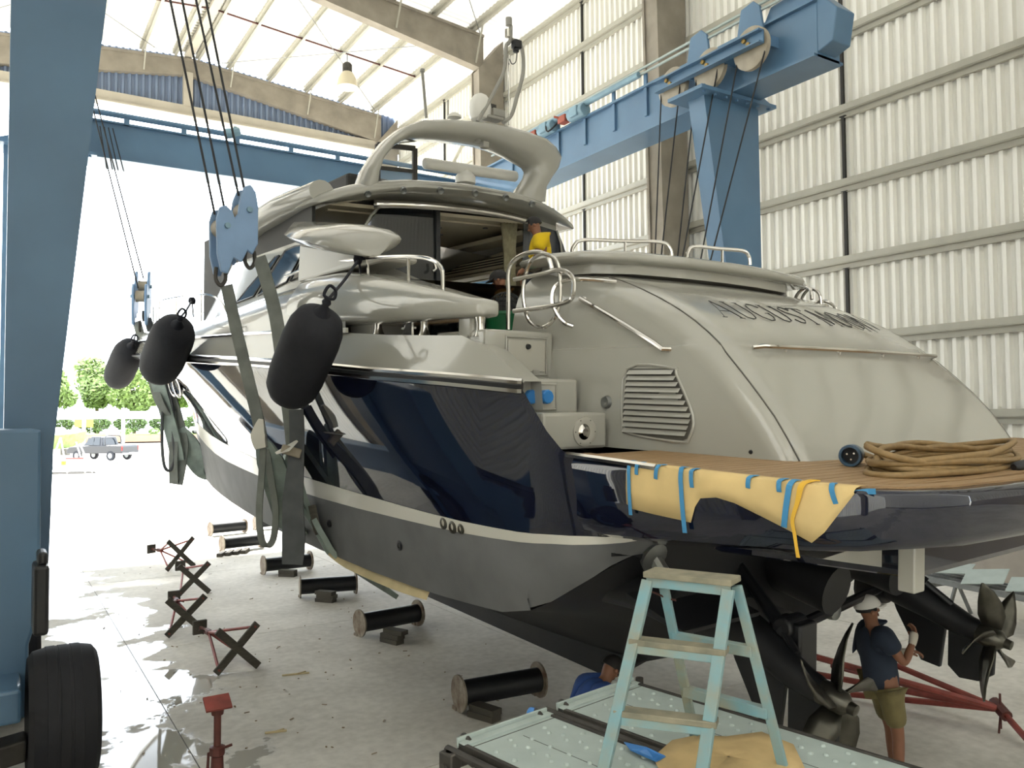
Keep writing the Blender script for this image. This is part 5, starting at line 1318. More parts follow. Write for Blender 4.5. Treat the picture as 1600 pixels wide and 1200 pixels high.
# ================================================================ FLOOR: DRUMS, TIMBER BLOCKS, STANDS
def drum(label, px, L=1.02, r_=.14, rf=.205):
    a, b = Vector(px[0]), Vector(px[1])
    c = (a + b) / 2; d = (b - a).normalized()
    t = root('keel_drum', label, 'steel drum', (c.x, c.y, 0), math.atan2(d.y, d.x), 'black flanged drums on the shed floor')
    MB().cyl((-L / 2, 0, rf), (L / 2, 0, rf), r_, n=24).build('drum_barrel', 'steelblk', t)
    for s in (-1, 1):
        MB().cyl((s * L / 2 - .012, 0, rf), (s * L / 2 + .012, 0, rf), rf, n=28).build('flange', 'flange', t)
        MB().box((s * L / 2, .1, .02), (.05, .1, .04)).build('flange_wedge', 'flange', t, smooth=0)
    return t
drum('nearest black flanged drum, beside the scaffold planks', ((4.488, 8.138, 0), (5.438, 8.052, 0)))
drum('black flanged drum under the hull, second nearest the camera', ((4.73, 11.746, 0), (5.728, 11.841, 0)))
drum('black flanged drum behind three stacked timbers, third nearest the camera', ((4.868, 14.889, 0), (5.765, 14.663, 0)))
drum('black flanged drum right below the hanging grey sling tail', ((4.905, 17.548, 0), (5.886, 17.568, 0)))
drum('black flanged drum behind the pile of pale timbers, fifth from the camera', ((4.798, 21.142, 0), (5.937, 21.308, 0)))
drum('farthest black flanged drum at the edge of the sunlit floor', ((5.209, 24.2, 0), (6.27, 24.379, 0)))
drum('black drum half hidden behind the slings, beyond the fifth drum', ((6.699, 24.734, 0), (7.567, 24.8, 0)))
blk0 = None
def block(label, p, rz, size=(.34, .14, .07), z=0.0):
    global blk0
    if blk0 is None:
        blk0 = MB().box((0, 0, .5), (1, 1, 1)).build('timber_block', 'timber', None, smooth=0); o = blk0
    else: o = dup(blk0)
    o.location = (p[0], p[1], z); o.rotation_euler = (0, 0, rz); o.scale = size
    tag(o, label, 'timber block', 'grey timber blocks by the drums')
def stack(p, n, rz, where, dz=.065, size=(.36, .15, .064)):
    names = {1: ('only',), 2: ('lower', 'upper'), 3: ('bottom', 'middle', 'top')}[n]
    for k in range(n):
        block(f'grey timber block, {names[k]} one in the pile {where}', (p[0] + random.uniform(-.03, .03), p[1] + random.uniform(-.03, .03)), rz + random.uniform(-.12, .12), size, k * dz)
stack((4.604, 7.826, 0), 2, -1.2, 'against the nearest drum')
stack((5.025, 11.164, 0), 3, -1.2, 'before the second drum')
stack((5.132, 14.325, 0), 3, -1.0, 'before the third drum')
stack((5.279, 17.115, 0), 2, -.9, 'below the sling tail')
q = Vector((5.031, 20.628, 0))
for k in range(4):
    block(('first', 'second', 'third', 'last')[k] + ' grey timber from the left leaning before the fifth drum', (q.x - .3 + .2 * k, q.y + .05 * k), 1.1, (.5, .12, .08), .0)
# tripod stands tipped over on the floor
def stand(label, c, h, size=.78, pad=.34):
    c, h = Vector(c), Vector(h)
    d = (h - c); d.z = 0; d.normalize(); sd = Vector((-d.y, d.x, 0)); up = Vector((0, 0, 1))
    half = size / 2 * .7071
    z = half + .03
    t = root('tripod_stand', label, 'boat stand', (c.x, c.y, 0), 0, 'red boat stands tipped over on the floor')
    C = Vector((0, 0, z)); L = (h - c).xy.length
    H = C + d * L
    ends = []
    for s in (-1, 1):
        a = C + (sd * s + up) * half * 1.0; b = C - (sd * s + up) * half * 1.0
        MB().bar(a - d * .02 * s, b - d * .02 * s, .10, .035, d).build('foot_plank', 'timber', t, smooth=0, bevel=.005)
        ends += [a.lerp(C, .12), b.lerp(C, .12)]
    for e in ends:
        MB().cyl(e, H, .02, n=8).build('leg', 'redpaint', t)
    MB().cyl(H - d * .06, H + d * .1, .045, n=10).build('hub', 'rust', t)
    MB().cyl(H + d * .05 + sd * -.12 + up * -.04, H + d * .05 + sd * .12 + up * .04, .012, n=6).build('screw_handle', 'galvdk', t)
    MB().cyl(H, H + d * pad, .026, n=8).build('screw_post', 'rust', t)
    MB().box(H + d * (pad + .03), (.05, .2, .2), Matrix((d, sd, up)).transposed()).build('top_pad', 'timber', t, smooth=0, bevel=.01)
    return t
stand('red tripod stand with crossed planks, nearest of the four tipped stands', (2.741, 11.039, 0), (2.607, 12.103, 0))
stand('red tripod stand standing in the puddle, second nearest of the tipped stands', (2.533, 13.291, 0), (2.607, 14.48, 0))
stand('red tripod stand with a dark rag by its foot, third of the tipped stands', (3.235, 16.285, 0), (3.276, 17.55, 0))
stand('red tripod stand farthest away, its legs spread toward the bright yard', (3.533, 19.223, 0), (3.237, 20, 0), .9)
jp = Vector((1.524, 6.748, 1.08))
JK = root('jack_stand', 'dark red screw jack stand with a tilted square top plate, alone in front', 'jack stand', (jp.x, jp.y, 0))
MB().box((0, 0, 1.07), (.2, .15, .02), Matrix.Rotation(.5, 3, 'X')).build('top_plate', 'redpaint', JK, smooth=0, bevel=.004)
MB().lathe([(.045, .98), (.05, 1.02), (.02, 1.05)], n=12).build('swivel_cup', 'rust', JK)
MB().cyl((0, 0, .5), (0, 0, 1.0), .028, n=12).build('screw_post', 'rust', JK)
MB().lathe([(.035, .66), (.06, .67), (.06, .73), (.035, .74)], n=8).build('adjusting_nut', 'rust', JK)
MB().tube([(.1, -.05, .74), (-.06, .03, .68), (-.07, .03, .46)], .012, 6).build('crank_handle', 'rust', JK)
MB().lathe([(.07, .0), (.06, .3), (.045, .66)], n=12).build('body_tube', 'rust', JK)
for k in range(4):
    a = math.pi / 4 + k * math.pi / 2
    MB().bar((.05 * math.cos(a), .05 * math.sin(a), .35), (.32 * math.cos(a), .32 * math.sin(a), .02), .03, .03).build('leg', 'rust', JK, smooth=0)
# large red stand lying on its side beyond the man
H = Vector((8.887, 4.53, 0.22))
RSd = root('boat_stand', 'long red boat stand lying on its side behind the man in the white cap', 'boat stand', (H.x, H.y, 0))
def rs(name, m, ma='redpaint', **k):
    m.V = [v - RSd.location for v in m.V]; return m.build(name, ma, RSd, **k)
for e in ((7.342, 5.846, 0.75), (7.99, 6.431, 0.3), (9.011, 6.64, 0.12), (8.463, 5.631, 0.55), (8.424, 5.959, 0.06)):
    rs('leg', MB().cyl(Vector(e), H, .034, n=8))
d_ = (Vector((8.661, 4.196, 0.1)) - H).normalized()
rs('hub', MB().cyl(H - d_ * .12, H + d_ * .12, .06, n=10), 'rust')
rs('screw_post', MB().cyl(H, H + d_ * .55, .032, n=10), 'redpaint')
rs('crank_handle', MB().cyl(H + Vector((0, 0, .16)), H + Vector((0, 0, -.2)), .012, n=6).cyl(H + Vector((0, 0, -.05)), H + Vector((-.14, -.05, -.2)), .012, n=6), 'rust')
# blue wheeled frame behind the drive
bp_ = Vector((12.978, 9.856, 0))
BF = root('blue_frame', 'low blue steel frame with a dark tray on the floor beyond the drives', 'steel frame', (bp_.x, bp_.y, 0), .35)
for a, b in (((-.5, -.35, .03), (.5, -.35, .03)), ((-.5, .35, .03), (.5, .35, .03)), ((-.5, -.35, .03), (-.5, .35, .03)), ((.5, -.35, .03), (.5, .35, .03)), ((-.5, -.35, .5), (.5, -.35, .5)), ((-.5, .35, .5), (.5, .35, .5)), ((-.5, -.35, .5), (-.5, .35, .5)), ((.5, -.35, .5), (.5, .35, .5))):
    MB().bar(a, b, .05, .05).build('frame_bar', 'blue', BF, smooth=0)
for x in (-.5, .5):
    for y in (-.35, .35):
        MB().bar((x, y, 0), (x, y, .52), .05, .05).build('frame_post', 'blue', BF, smooth=0)
MB().box((0, 0, .05), (.95, .65, .02)).build('tray', 'dark', BF, smooth=0)
# trestles carrying aluminium staging at the right wall
T1 = Vector((13.385, 8.049, 0.58)); T2 = Vector((13.11, 6.284, 0.58)); dt = (T2 - T1).normalized()
TR = root('staging_trestle', 'aluminium staging on metal trestles piled with grey sheets by the wall', 'trestle', (T1.x, T1.y, 0), math.atan2(dt.y, dt.x))
for x in (.45, 2.3):
    for y in (-.28, .28):
        for s in (-1, 1):
            MB().bar((x + s * .2, y * 1.2, 0), (x, y, .5), .045, .045).build('leg', 'steel_dull', TR, smooth=0)
    MB().box((x, 0, .5), (.08, .75, .06)).build('cross_bar', 'steel_dull', TR, smooth=0)
for y in (-.3, -.1, .12, .3):
    MB().box((1.5, y, .58), (3.4, .05, .09)).build('staging_rail', 'steel_dull', TR, smooth=0)
for k in range(10):
    MB().box((.0 + .33 * k, 0, .58), (.05, .6, .03)).build('staging_rung', 'steel_dull', TR, smooth=0)
for k, (x, y, a) in enumerate(((.5, .1, .2), (1.2, -.05, .35), (1.9, .0, .3), (2.6, .1, .25))):
    o = MB().box((0, 0, 0), (.6, .5, .012)).build('grey_board', 'galv', None, smooth=0)
    tag(o, ('first', 'second', 'third', 'fourth')[k] + ' grey board from the left lying tilted on the staging', 'board', 'grey boards on the staging')
    o.matrix_world = TR.matrix_basis @ Matrix.Translation((x, y, .74)) @ Matrix.Rotation(a, 4, 'X') @ Matrix.Rotation(.4, 4, 'Z')
wp = Vector((14.035, 6.935, 0))
m = MB(); rows = []
for i in range(6):
    rows.append([(.32 * math.cos(2 * math.pi * k / 10) * math.sin(.15 + i * .3) * (1 + .25 * noise.noise(Vector((k, i, 2)))), .25 * math.sin(2 * math.pi * k / 10) * math.sin(.15 + i * .3), .28 * (1 - i / 5) * (1 + .3 * noise.noise(Vector((k, i, 5))))) for k in range(10)])
tag(m.loft(rows).build('plastic_bundle', 'boot', None, smooth=30), 'crumpled heap of clear plastic sheeting beside the trestle', 'plastic sheeting').location = (wp.x, wp.y, 0)
# scraps on the floor: nobody could count them
random.seed(11)
m = MB()
for k in range(150):
    if k < 40: x, y = random.gauss(3.3, .9), random.gauss(10.5, 2.0)
    else: x, y = random.uniform(1.2, 6.5), random.uniform(6.5, 24)
    L = random.choice((.015, .02, .025, .03, .06))
    m.box((x, y, .008), (L, random.uniform(.008, .02), random.uniform(.004, .01)), Matrix.Rotation(random.uniform(0, 3.1), 3, 'Z'))
tag(stuff(m.build('floor_debris', 'debris', None, smooth=0)), 'wood chips and scraps scattered over the concrete floor', 'debris')
for lab, pxy, L in (('pale splintered offcut lying on the floor near the jack stand', (2.56, 8.703, 0.01), .22), ('broken pale lath on the floor right of the tipped stands', (3.342, 10.498, 0.01), .34)):
    o = MB().box((0, 0, 0), (L, .03, .015)).box((L * .2, .02, .005), (L * .4, .02, .012), Matrix.Rotation(.5, 3, 'Z')).build('wood_offcut', 'pad', None, smooth=0)
    o.location = (pxy[0], pxy[1], .009); o.rotation_euler = (0, 0, -.25); tag(o, lab, 'wood scrap')

# ================================================================ PEOPLE
def skin_mesh(chains, sub=2):
    """chains: list of (points, radii); points with equal coordinates are shared. Returns an evaluated mesh."""
    bm = bmesh.new(); lay = bm.verts.layers.skin.verify(); seen = {}
    first = True
    for pts, rr in chains:
        prev = None
        for p, r_ in zip(pts, rr):
            k = tuple(round(c, 4) for c in p)
            if k not in seen:
                v = bm.verts.new(p); seen[k] = v
                v[lay].radius = (r_, r_) if not isinstance(r_, tuple) else r_
                if first: v[lay].use_root = True; first = False
            v = seen[k]
            if prev is not None and prev != v and bm.edges.get((prev, v)) is None: bm.edges.new((prev, v))
            prev = v
    me = bpy.data.meshes.new('figure'); bm.to_mesh(me); bm.free()
    o = bpy.data.objects.new('figure_tmp', me); COL.objects.link(o)
    md = o.modifiers.new('skin', 'SKIN'); md.use_smooth_shade = True
    md = o.modifiers.new('sub', 'SUBSURF'); md.levels = sub; md.render_levels = sub
    dg = bpy.context.evaluated_depsgraph_get()
    out = bpy.data.meshes.new_from_object(o.evaluated_get(dg))
    bpy.data.objects.remove(o); bpy.data.meshes.remove(me)
    out.shade_smooth()
    return out
def person(label, loc, rz, J, shirt, shorts, hat=None, sleeves=.6, legs_to=1.0, mw=None, gloves=False, barefoot=True, cat='person'):
    t = root('person', label, cat, loc, rz, mw=mw)
    V = {k: Vector(v) for k, v in J.items()}
    hd = V['head']; fw = Vector(J.get('face', (1, 0, 0))).normalized()
    neck = V['neck']; up = (hd - neck).normalized(); rt_ = fw.cross(up).normalized(); fw = up.cross(rt_)
    ch = [([V['pelvis'], V['belly'], V['chest'], neck, neck.lerp(hd, .45), hd, hd + up * .07], [.12, .12, .128, .055, .062, .088, .072])]
    for s in ('R', 'L'):
        sh, el, wr = V['sh' + s], V['el' + s], V['wr' + s]
        ch.append(([V['chest'], sh, sh.lerp(el, .5), el, el.lerp(wr, .35), wr], [.128, .056, .05, .042, .041, .027]))
        d = (wr - el).normalized(); h = V.get('hand' + s, wr + d * .09); dd = (h - wr).normalized()
        side = dd.cross(Vector((0, 0, 1)) if abs(dd.z) < .8 else Vector((1, 0, 0))).normalized(); nrm = side.cross(dd)
        ch.append(([wr, wr + dd * .045, wr + dd * .085], [.027, .033, .032]))
        for i, L in enumerate((.075, .085, .08, .062)):
            b = wr + dd * .088 + side * (.03 - .02 * i)
            ch.append(([wr + dd * .085, b, b + dd * L * .45 - nrm * .012, b + dd * L * .7 - nrm * .035, b + dd * L * .68 - nrm * .055], [.032, .010, .009, .0085, .008]))
        b = wr + dd * .04 + side * .036
        ch.append(([wr + dd * .045, b, b + dd * .035 + side * .02 - nrm * .012, b + dd * .06 + side * .012 - nrm * .03], [.033, .012, .010, .009]))
        hp, kn, an = V['hip' + s], V['kn' + s], V['an' + s]
        toe = V.get('toe' + s, an + Vector((.16, 0, -.05)))
        ch.append(([V['pelvis'], hp, hp.lerp(kn, .5), kn, kn.lerp(an, .35), an, an.lerp(toe, .5) + Vector((0, 0, -.01)), toe], [.125, .088, .074, .054, .054, .036, .034, .026]))
    me = skin_mesh(ch)
    # face: nose, ears, eyes and mouth joined into the body mesh
    f = MB()
    f.lathe([(.001, .10), (.012, .095), (.017, .075), (.012, .06)], hd + up * -.012 - up * .01, fw, 8)
    for s in (-1, 1):
        f.lathe([(.001, .016), (.016, .012), (.024, .0), (.018, -.012), (.001, -.014)], hd + rt_ * s * .086 - fw * .005, (rt_ * s + fw * -.4), 10)
        f.lathe([(.001, .006), (.008, .004), (.012, 0)], hd + fw * .078 + rt_ * s * .031 + up * .008, fw, 8)
    f.lathe([(.001, .006), (.02, .003), (.024, 0)], hd + fw * .072 - up * .052, fw, 8)
    k = len(me.vertices)
    vs_ = [tuple(v.co) for v in me.vertices] + [tuple(v) for v in f.V]
    fs_ = [tuple(p.vertices) for p in me.polygons] + [tuple(i + k for i in q) for q in f.F]
    b2 = bpy.data.meshes.new('body'); b2.from_pydata(vs_, [], fs_); b2.shade_smooth(); b2.update()
    link('body', b2, 'skin', t)
    # shirt
    sc = [([V['pelvis'] + Vector((0, 0, -.10)), V['pelvis'].lerp(V['belly'], .5), V['belly'], V['chest'], neck.lerp(V['chest'], .35)], [.165, .160, .162, .186, .102])]
    for s in ('R', 'L'):
        sh, el = V['sh' + s], V['el' + s]
        sc.append(([V['chest'], V['chest'].lerp(sh, .5), sh, sh.lerp(el, .35), sh.lerp(el, sleeves)], [.182, .15, .112, .09, .08]))
    link('shirt', skin_mesh(sc), shirt, t)
    hc = []
    for s in ('R', 'L'):
        hp, kn, an = V['hip' + s], V['kn' + s], V['an' + s]
        if legs_to <= 1: hc.append(([V['pelvis'] + Vector((0, 0, .09)), hp, hp.lerp(kn, .5), hp.lerp(kn, legs_to)], [.16, .11, .102, .098]))
        else: hc.append(([V['pelvis'] + Vector((0, 0, .02)), hp, hp.lerp(kn, .5), kn, kn.lerp(an, .6), kn.lerp(an, .95)], [.15, .105, .092, .075, .07, .066]))
    link('trousers' if legs_to > 1 else 'shorts', skin_mesh(hc), shorts, t)
    # hair and hat
    def shell(r0, lo, n=16, k=7, sx=1.08):
        rows = []
        for i in range(k):
            a = lo * (1 - i / (k - 1))
            rows.append([hd + up * .025 + (fw * math.cos(2 * math.pi * j / n) * 1.12 * sx / 1.08 + rt_ * math.sin(2 * math.pi * j / n) * .95) * r0 * max(math.sin(a), .01) + up * r0 * math.cos(a) * 1.05 for j in range(n)])
        return rows
    m = MB(); rows = shell(.100, 1.75); 
    for row, i in zip(rows, range(7)):
        for j in range(16):
            if math.cos(2 * math.pi * j / 16) > .45 and i < 3: row[j] = row[j] - fw * .05 + up * .03
    link_ = m.loft(rows, True, True).build('hair', 'hair', t, smooth=60)
    if hat:
        m = MB().loft(shell(.109, 1.45), True, True)
        H = m.build('cap', hat, t, smooth=60)
        br = []
        for q in (0, .5, 1):
            br.append([hd + up * (.035 - .02 * q) + fw * (.095 + .075 * q) * math.cos(a_) + rt_ * .095 * math.sin(a_) for a_ in [-1.1 + .22 * j for j in range(11)]])
        MB().grid(br).build('cap_peak', hat, H, smooth=60, solid=.006)
    if gloves:
        for s in ('R', 'L'):
            el, wr = V['el' + s], V['wr' + s]; d = (wr - el).normalized(); h = V.get('hand' + s, wr + d * .09); dd = (h - wr).normalized()
            link('glove', skin_mesh([([wr - d * .05, wr, wr + dd * .05, wr + dd * .10], [.036, .036, .042, .04])], 1), 'glove', t)
    return t
mp = Vector((6.821, 4.409, 0))
P1_ = person('person in a white cap, navy t-shirt and khaki shorts working at a propeller drive', (mp.x, mp.y, 0), math.radians(-28), dict(
    pelvis=(-.09, 0, .90), belly=(-.11, 0, 1.06), chest=(-.14, 0, 1.25), neck=(-.17, 0, 1.415), head=(-.20, 0, 1.545), face=(1, -.05, -.3),
    shR=(-.16, -.18, 1.36), elR=(-.02, -.25, 1.13), wrR=(.09, -.20, 1.31), handR=(.13, -.16, 1.39),
    shL=(-.13, .18, 1.36), elL=(.05, .22, 1.13), wrL=(.17, .08, 1.14), handL=(.25, .05, 1.15),
    hipR=(-.07, -.09, .86), knR=(-.01, -.1, .47), anR=(-.02, -.11, .08), toeR=(.15, -.13, .03),
    hipL=(-.07, .09, .86), knL=(.03, .1, .47), anL=(.06, .11, .08), toeL=(.22, .12, .03)), 'shirt_navy', 'khaki', 'capw', .62, .86, gloves=True)
STD = dict(pelvis=(0, 0, .92), belly=(0, 0, 1.08), chest=(.01, 0, 1.28), neck=(.04, 0, 1.44), head=(.09, 0, 1.565), face=(1, 0, -.35),
    shR=(0, -.18, 1.38), elR=(.03, -.24, 1.12), wrR=(.18, -.20, .98), shL=(0, .18, 1.38), elL=(.05, .24, 1.12), wrL=(.2, .18, 1.0),
    hipR=(0, -.09, .88), knR=(.03, -.1, .48), anR=(0, -.1, .08), hipL=(0, .09, .88), knL=(.03, .1, .48), anL=(0, .1, .08))
yh = Vector((-0.012, 3.4, 2.509))
person('person in a yellow t-shirt standing in the cockpit beside the curtain, head bowed', (0, 0, 0), 0, STD, 'shirt_yellow', 'jeans', None, .62, 1.5,
       mw=YM @ Matrix.Translation((yh.x + .08, 3.4, .94)) @ Matrix.Rotation(math.radians(140), 4, 'Z'))
SIT = dict(pelvis=(0, 0, .22), belly=(.02, 0, .36), chest=(.06, 0, .54), neck=(.10, 0, .69), head=(.13, 0, .815), face=(1, 0, -.2),
    shR=(.06, -.18, .62), elR=(.16, -.24, .38), wrR=(.36, -.16, .36), shL=(.06, .18, .62), elL=(.18, .24, .38), wrL=(.36, .14, .36),
    hipR=(.04, -.1, .2), knR=(.42, -.16, .42), anR=(.36, -.12, .08), hipL=(.04, .1, .2), knL=(.42, .16, .42), anL=(.36, .12, .08))
sh_ = Vector((-0.594, 3.3, 1.738))
person('person in a dark cap and tan top sitting low behind the coaming', (0, 0, 0), 0, SIT, 'gold', 'jeans', 'hair', .9, 1.5,
       mw=YM @ Matrix.Translation((sh_.x + .1, 3.3, .94)) @ Matrix.Rotation(math.radians(135), 4, 'Z'))
KN = dict(pelvis=(0, 0, .50), belly=(.05, 0, .64), chest=(.13, 0, .80), neck=(.24, 0, .92), head=(.32, 0, 1.02), face=(.8, 0, -.6),
    shR=(.15, -.19, .88), elR=(.32, -.26, .66), wrR=(.5, -.18, .62), shL=(.15, .19, .88), elL=(.34, .26, .66), wrL=(.5, .14, .62),
    hipR=(.02, -.1, .46), knR=(.36, -.14, .40), anR=(.12, -.13, .07), hipL=(.02, .1, .46), knL=(.30, .16, .06), anL=(-.1, .14, .07), toeL=(-.22, .14, .03))
ch_ = Vector((4.424, 5.839, 0.972))
person('person with black hair in a blue shirt crouching on the floor behind the scaffold', (ch_.x, ch_.y, 0), math.radians(-5), KN, 'shirt_blue', 'jeans', None, .9, 1.5)
# green basket under black netting beside the sitting person
gb = Vector((-0.986, 2.7, 1.216))
GB = root('green_basket', 'green plastic basket heaped under black netting, in front of the sitting person', 'basket', mw=YM @ Matrix.Translation((gb.x, 2.7, .96)))
MB().lathe([(.2, .0), (.24, .30), (.25, .31), (.25, .34), (.225, .34), (.19, .02)], n=20).build('basket_tub', 'green', GB)
m = MB()
for k in range(12):
    a = math.pi * k / 12
    m.tube([(.22 * math.cos(a) * math.cos(b), .22 * math.sin(a) * math.cos(b), .33 + .24 * math.sin(b)) for b in [math.pi * j / 12 for j in range(13)]], .006, 4)
for j in range(1, 6):
    b = math.pi / 2 * j / 6
    m.tube([(.22 * math.cos(b) * math.cos(a), .22 * math.cos(b) * math.sin(a), .33 + .24 * math.sin(b)) for a in [2 * math.pi * q / 20 for q in range(20)]], .006, 4, closed=True)
stuff(m.build('netting', 'net', GB))
MB().lathe([(.2, .32), (.18, .42), (.1, .5), (.001, .52)], n=14).build('heap', 'dark', GB)

# ================================================================ OUTSIDE
gy = struct(MB().box((20, 60, -.31), (300, 290, .2)).build('ground_yard', 'yard', smooth=0))
tc_ = Vector((20.62, 137.01, 0)); vd = Vector((tc_.x, tc_.y, 0)).normalized(); vr = Vector((vd.y, -vd.x, 0))
def far(l, d, z): return tc_ + vr * l + vd * d + Vector((0, 0, z))
RF = Matrix((vr, vd, Vector((0, 0, 1)))).transposed()
ter = struct(MB().box(far(0, 16, .5), (120, 32, 1.0), RF).build('terrace_kerb', 'kerb', smooth=0))
tag(stuff(MB().box(far(0, 16, 1.05), (120, 31, .12), RF).build('lawn', 'grass', smooth=0)), 'green lawn on the raised terrace beyond the yard', 'lawn')
random.seed(5)
def leaves(n, rx, ry, rz_, c, s, m):
    for k in range(n):
        a, b = random.uniform(0, 2 * math.pi), math.acos(random.uniform(-1, 1)); q = random.uniform(.45, 1) ** .5
        p = Vector((rx * math.sin(b) * math.cos(a) * q, ry * math.sin(b) * math.sin(a) * q, rz_ * math.cos(b) * q)) + Vector(c)
        d1 = Vector((random.gauss(0, 1), random.gauss(0, 1), random.gauss(0, 1))).normalized(); d2 = d1.orthogonal().normalized()
        w = s * random.uniform(.6, 1.4)
        m.add([p - d1 * w, p + d2 * w * .5, p + d1 * w, p - d2 * w * .5], [(0, 1, 2, 3)])
# hedge of clipped bushes
ORD = ('first', 'second', 'third', 'fourth', 'fifth', 'sixth')
hp0 = None
for k in range(5):
    if hp0 is None:
        m = MB(); leaves(900, 2.5, 1.0, 1.5, (0, 0, 1.5), .28, m)
        hp0 = m.build('hedge_bush', 'hedge', None, smooth=0, recalc=False); o = hp0
    else: o = dup(hp0)
    o.location = far(-13.5 + 5.25 * k, 7, 1.4); o.rotation_euler = (0, 0, math.atan2(vr.y, vr.x))
    tag(o, ORD[k] + ' dense green hedge bush from the left across the far terrace', 'bush', 'hedge row across the terrace')
tr0 = None
for k, (l, d, s) in enumerate(((-15, 13, 1.0), (-8.5, 20, 1.2), (-2.5, 12.5, 1.0), (4, 20, 1.2), (9.5, 13, 1.0))):
    if tr0 is None:
        tr0 = root('leafy_tree', 'x', 'tree')
        m = MB()
        for c in ((0, 0, 6.2, 2.6), (1.6, .4, 5.0, 1.8), (-1.7, -.3, 5.2, 1.9), (.3, .8, 7.8, 1.8), (-.6, 0, 4.2, 1.6)):
            leaves(520, c[3], c[3], c[3] * .8, c[:3], .36, m)
        m.build('crown', 'leaf', tr0, smooth=0, recalc=False)
        MB().tube([(0, 0, 0), (.1, 0, 2), (0, .1, 4), (.1, 0, 6.5)], [.28, .22, .16, .06], 8).build('trunk', 'bark', tr0)
        for e in ((1.6, .4, 5), (-1.7, -.3, 5.2), (.3, .8, 7.4)):
            MB().tube([(0, .05, 3), (e[0] * .5, e[1] * .5, 4), e], [.1, .08, .03], 6).build('branch', 'bark', tr0)
        o = tr0
    else: o = dup(tr0)
    o.location = far(l, d, 1.12); o.scale = (s * 1.2, s * 1.2, s * 1.2); o.rotation_euler = (0, 0, k * 1.3)
    tag(o, ORD[k] + ' pale green leafy tree from the left behind the hedge beyond the yard', 'tree', 'trees beyond the yard')
# shrubs with yellow flowers before the hedge
sb0 = None
for k, l in enumerate((-3.5, .5, 4)):
    if sb0 is None:
        m = MB(); leaves(260, .9, .7, .5, (0, 0, .5), .15, m); sb0 = m.build('low_shrub', 'leaf', None, smooth=0, recalc=False); o = sb0
    else: o = dup(sb0)
    o.location = far(l, 3, 1.1); tag(o, ('left', 'middle', 'right')[k] + 'most of three low rounded shrubs on the lawn before the hedge'.replace('middlemost', 'middle') if k != 1 else 'middle one of three low rounded shrubs on the lawn before the hedge', 'shrub', 'low shrubs on the lawn')
CN = root('white_canopy', 'long white canopy on thin posts across the far side of the yard', 'canopy', far(-6, -8, 0))
Ri = RF
def cn(nm, c, d): 
    o = MB().box(Vector(c), d, None).build(nm, 'whitepaint', CN, smooth=0); return o
CN.rotation_euler = (0, 0, math.atan2(vr.y, vr.x))
cn('canopy_roof', (0, 0, 4.1), (17, 2.4, 1.1))
for x in (-8, -2.6, 2.4, 8): cn('post', (x, -1, 1.8), (.45, .3, 3.6))
SG = root('yellow_sign', 'small yellow sign board fixed in front of the hedge', 'sign', far(-9.5, 4.5, 1.1)); SG.rotation_euler = (0, 0, math.atan2(vr.y, vr.x))
MB().box((0, 0, 2.0), (2.6, .08, 1.5)).build('board', 'signy', SG, smooth=0)
for x in (-1, 1): MB().box((x, .08, .9), (.1, .1, 1.8)).build('post', 'whitepaint', SG, smooth=0)
tag(MB().box(far(-16.5, 5, 2.85), (6, .3, 3.4), RF).build('boundary_panel', 'wallgrey', smooth=0), 'grey rendered wall at the left end of the hedge', 'wall')
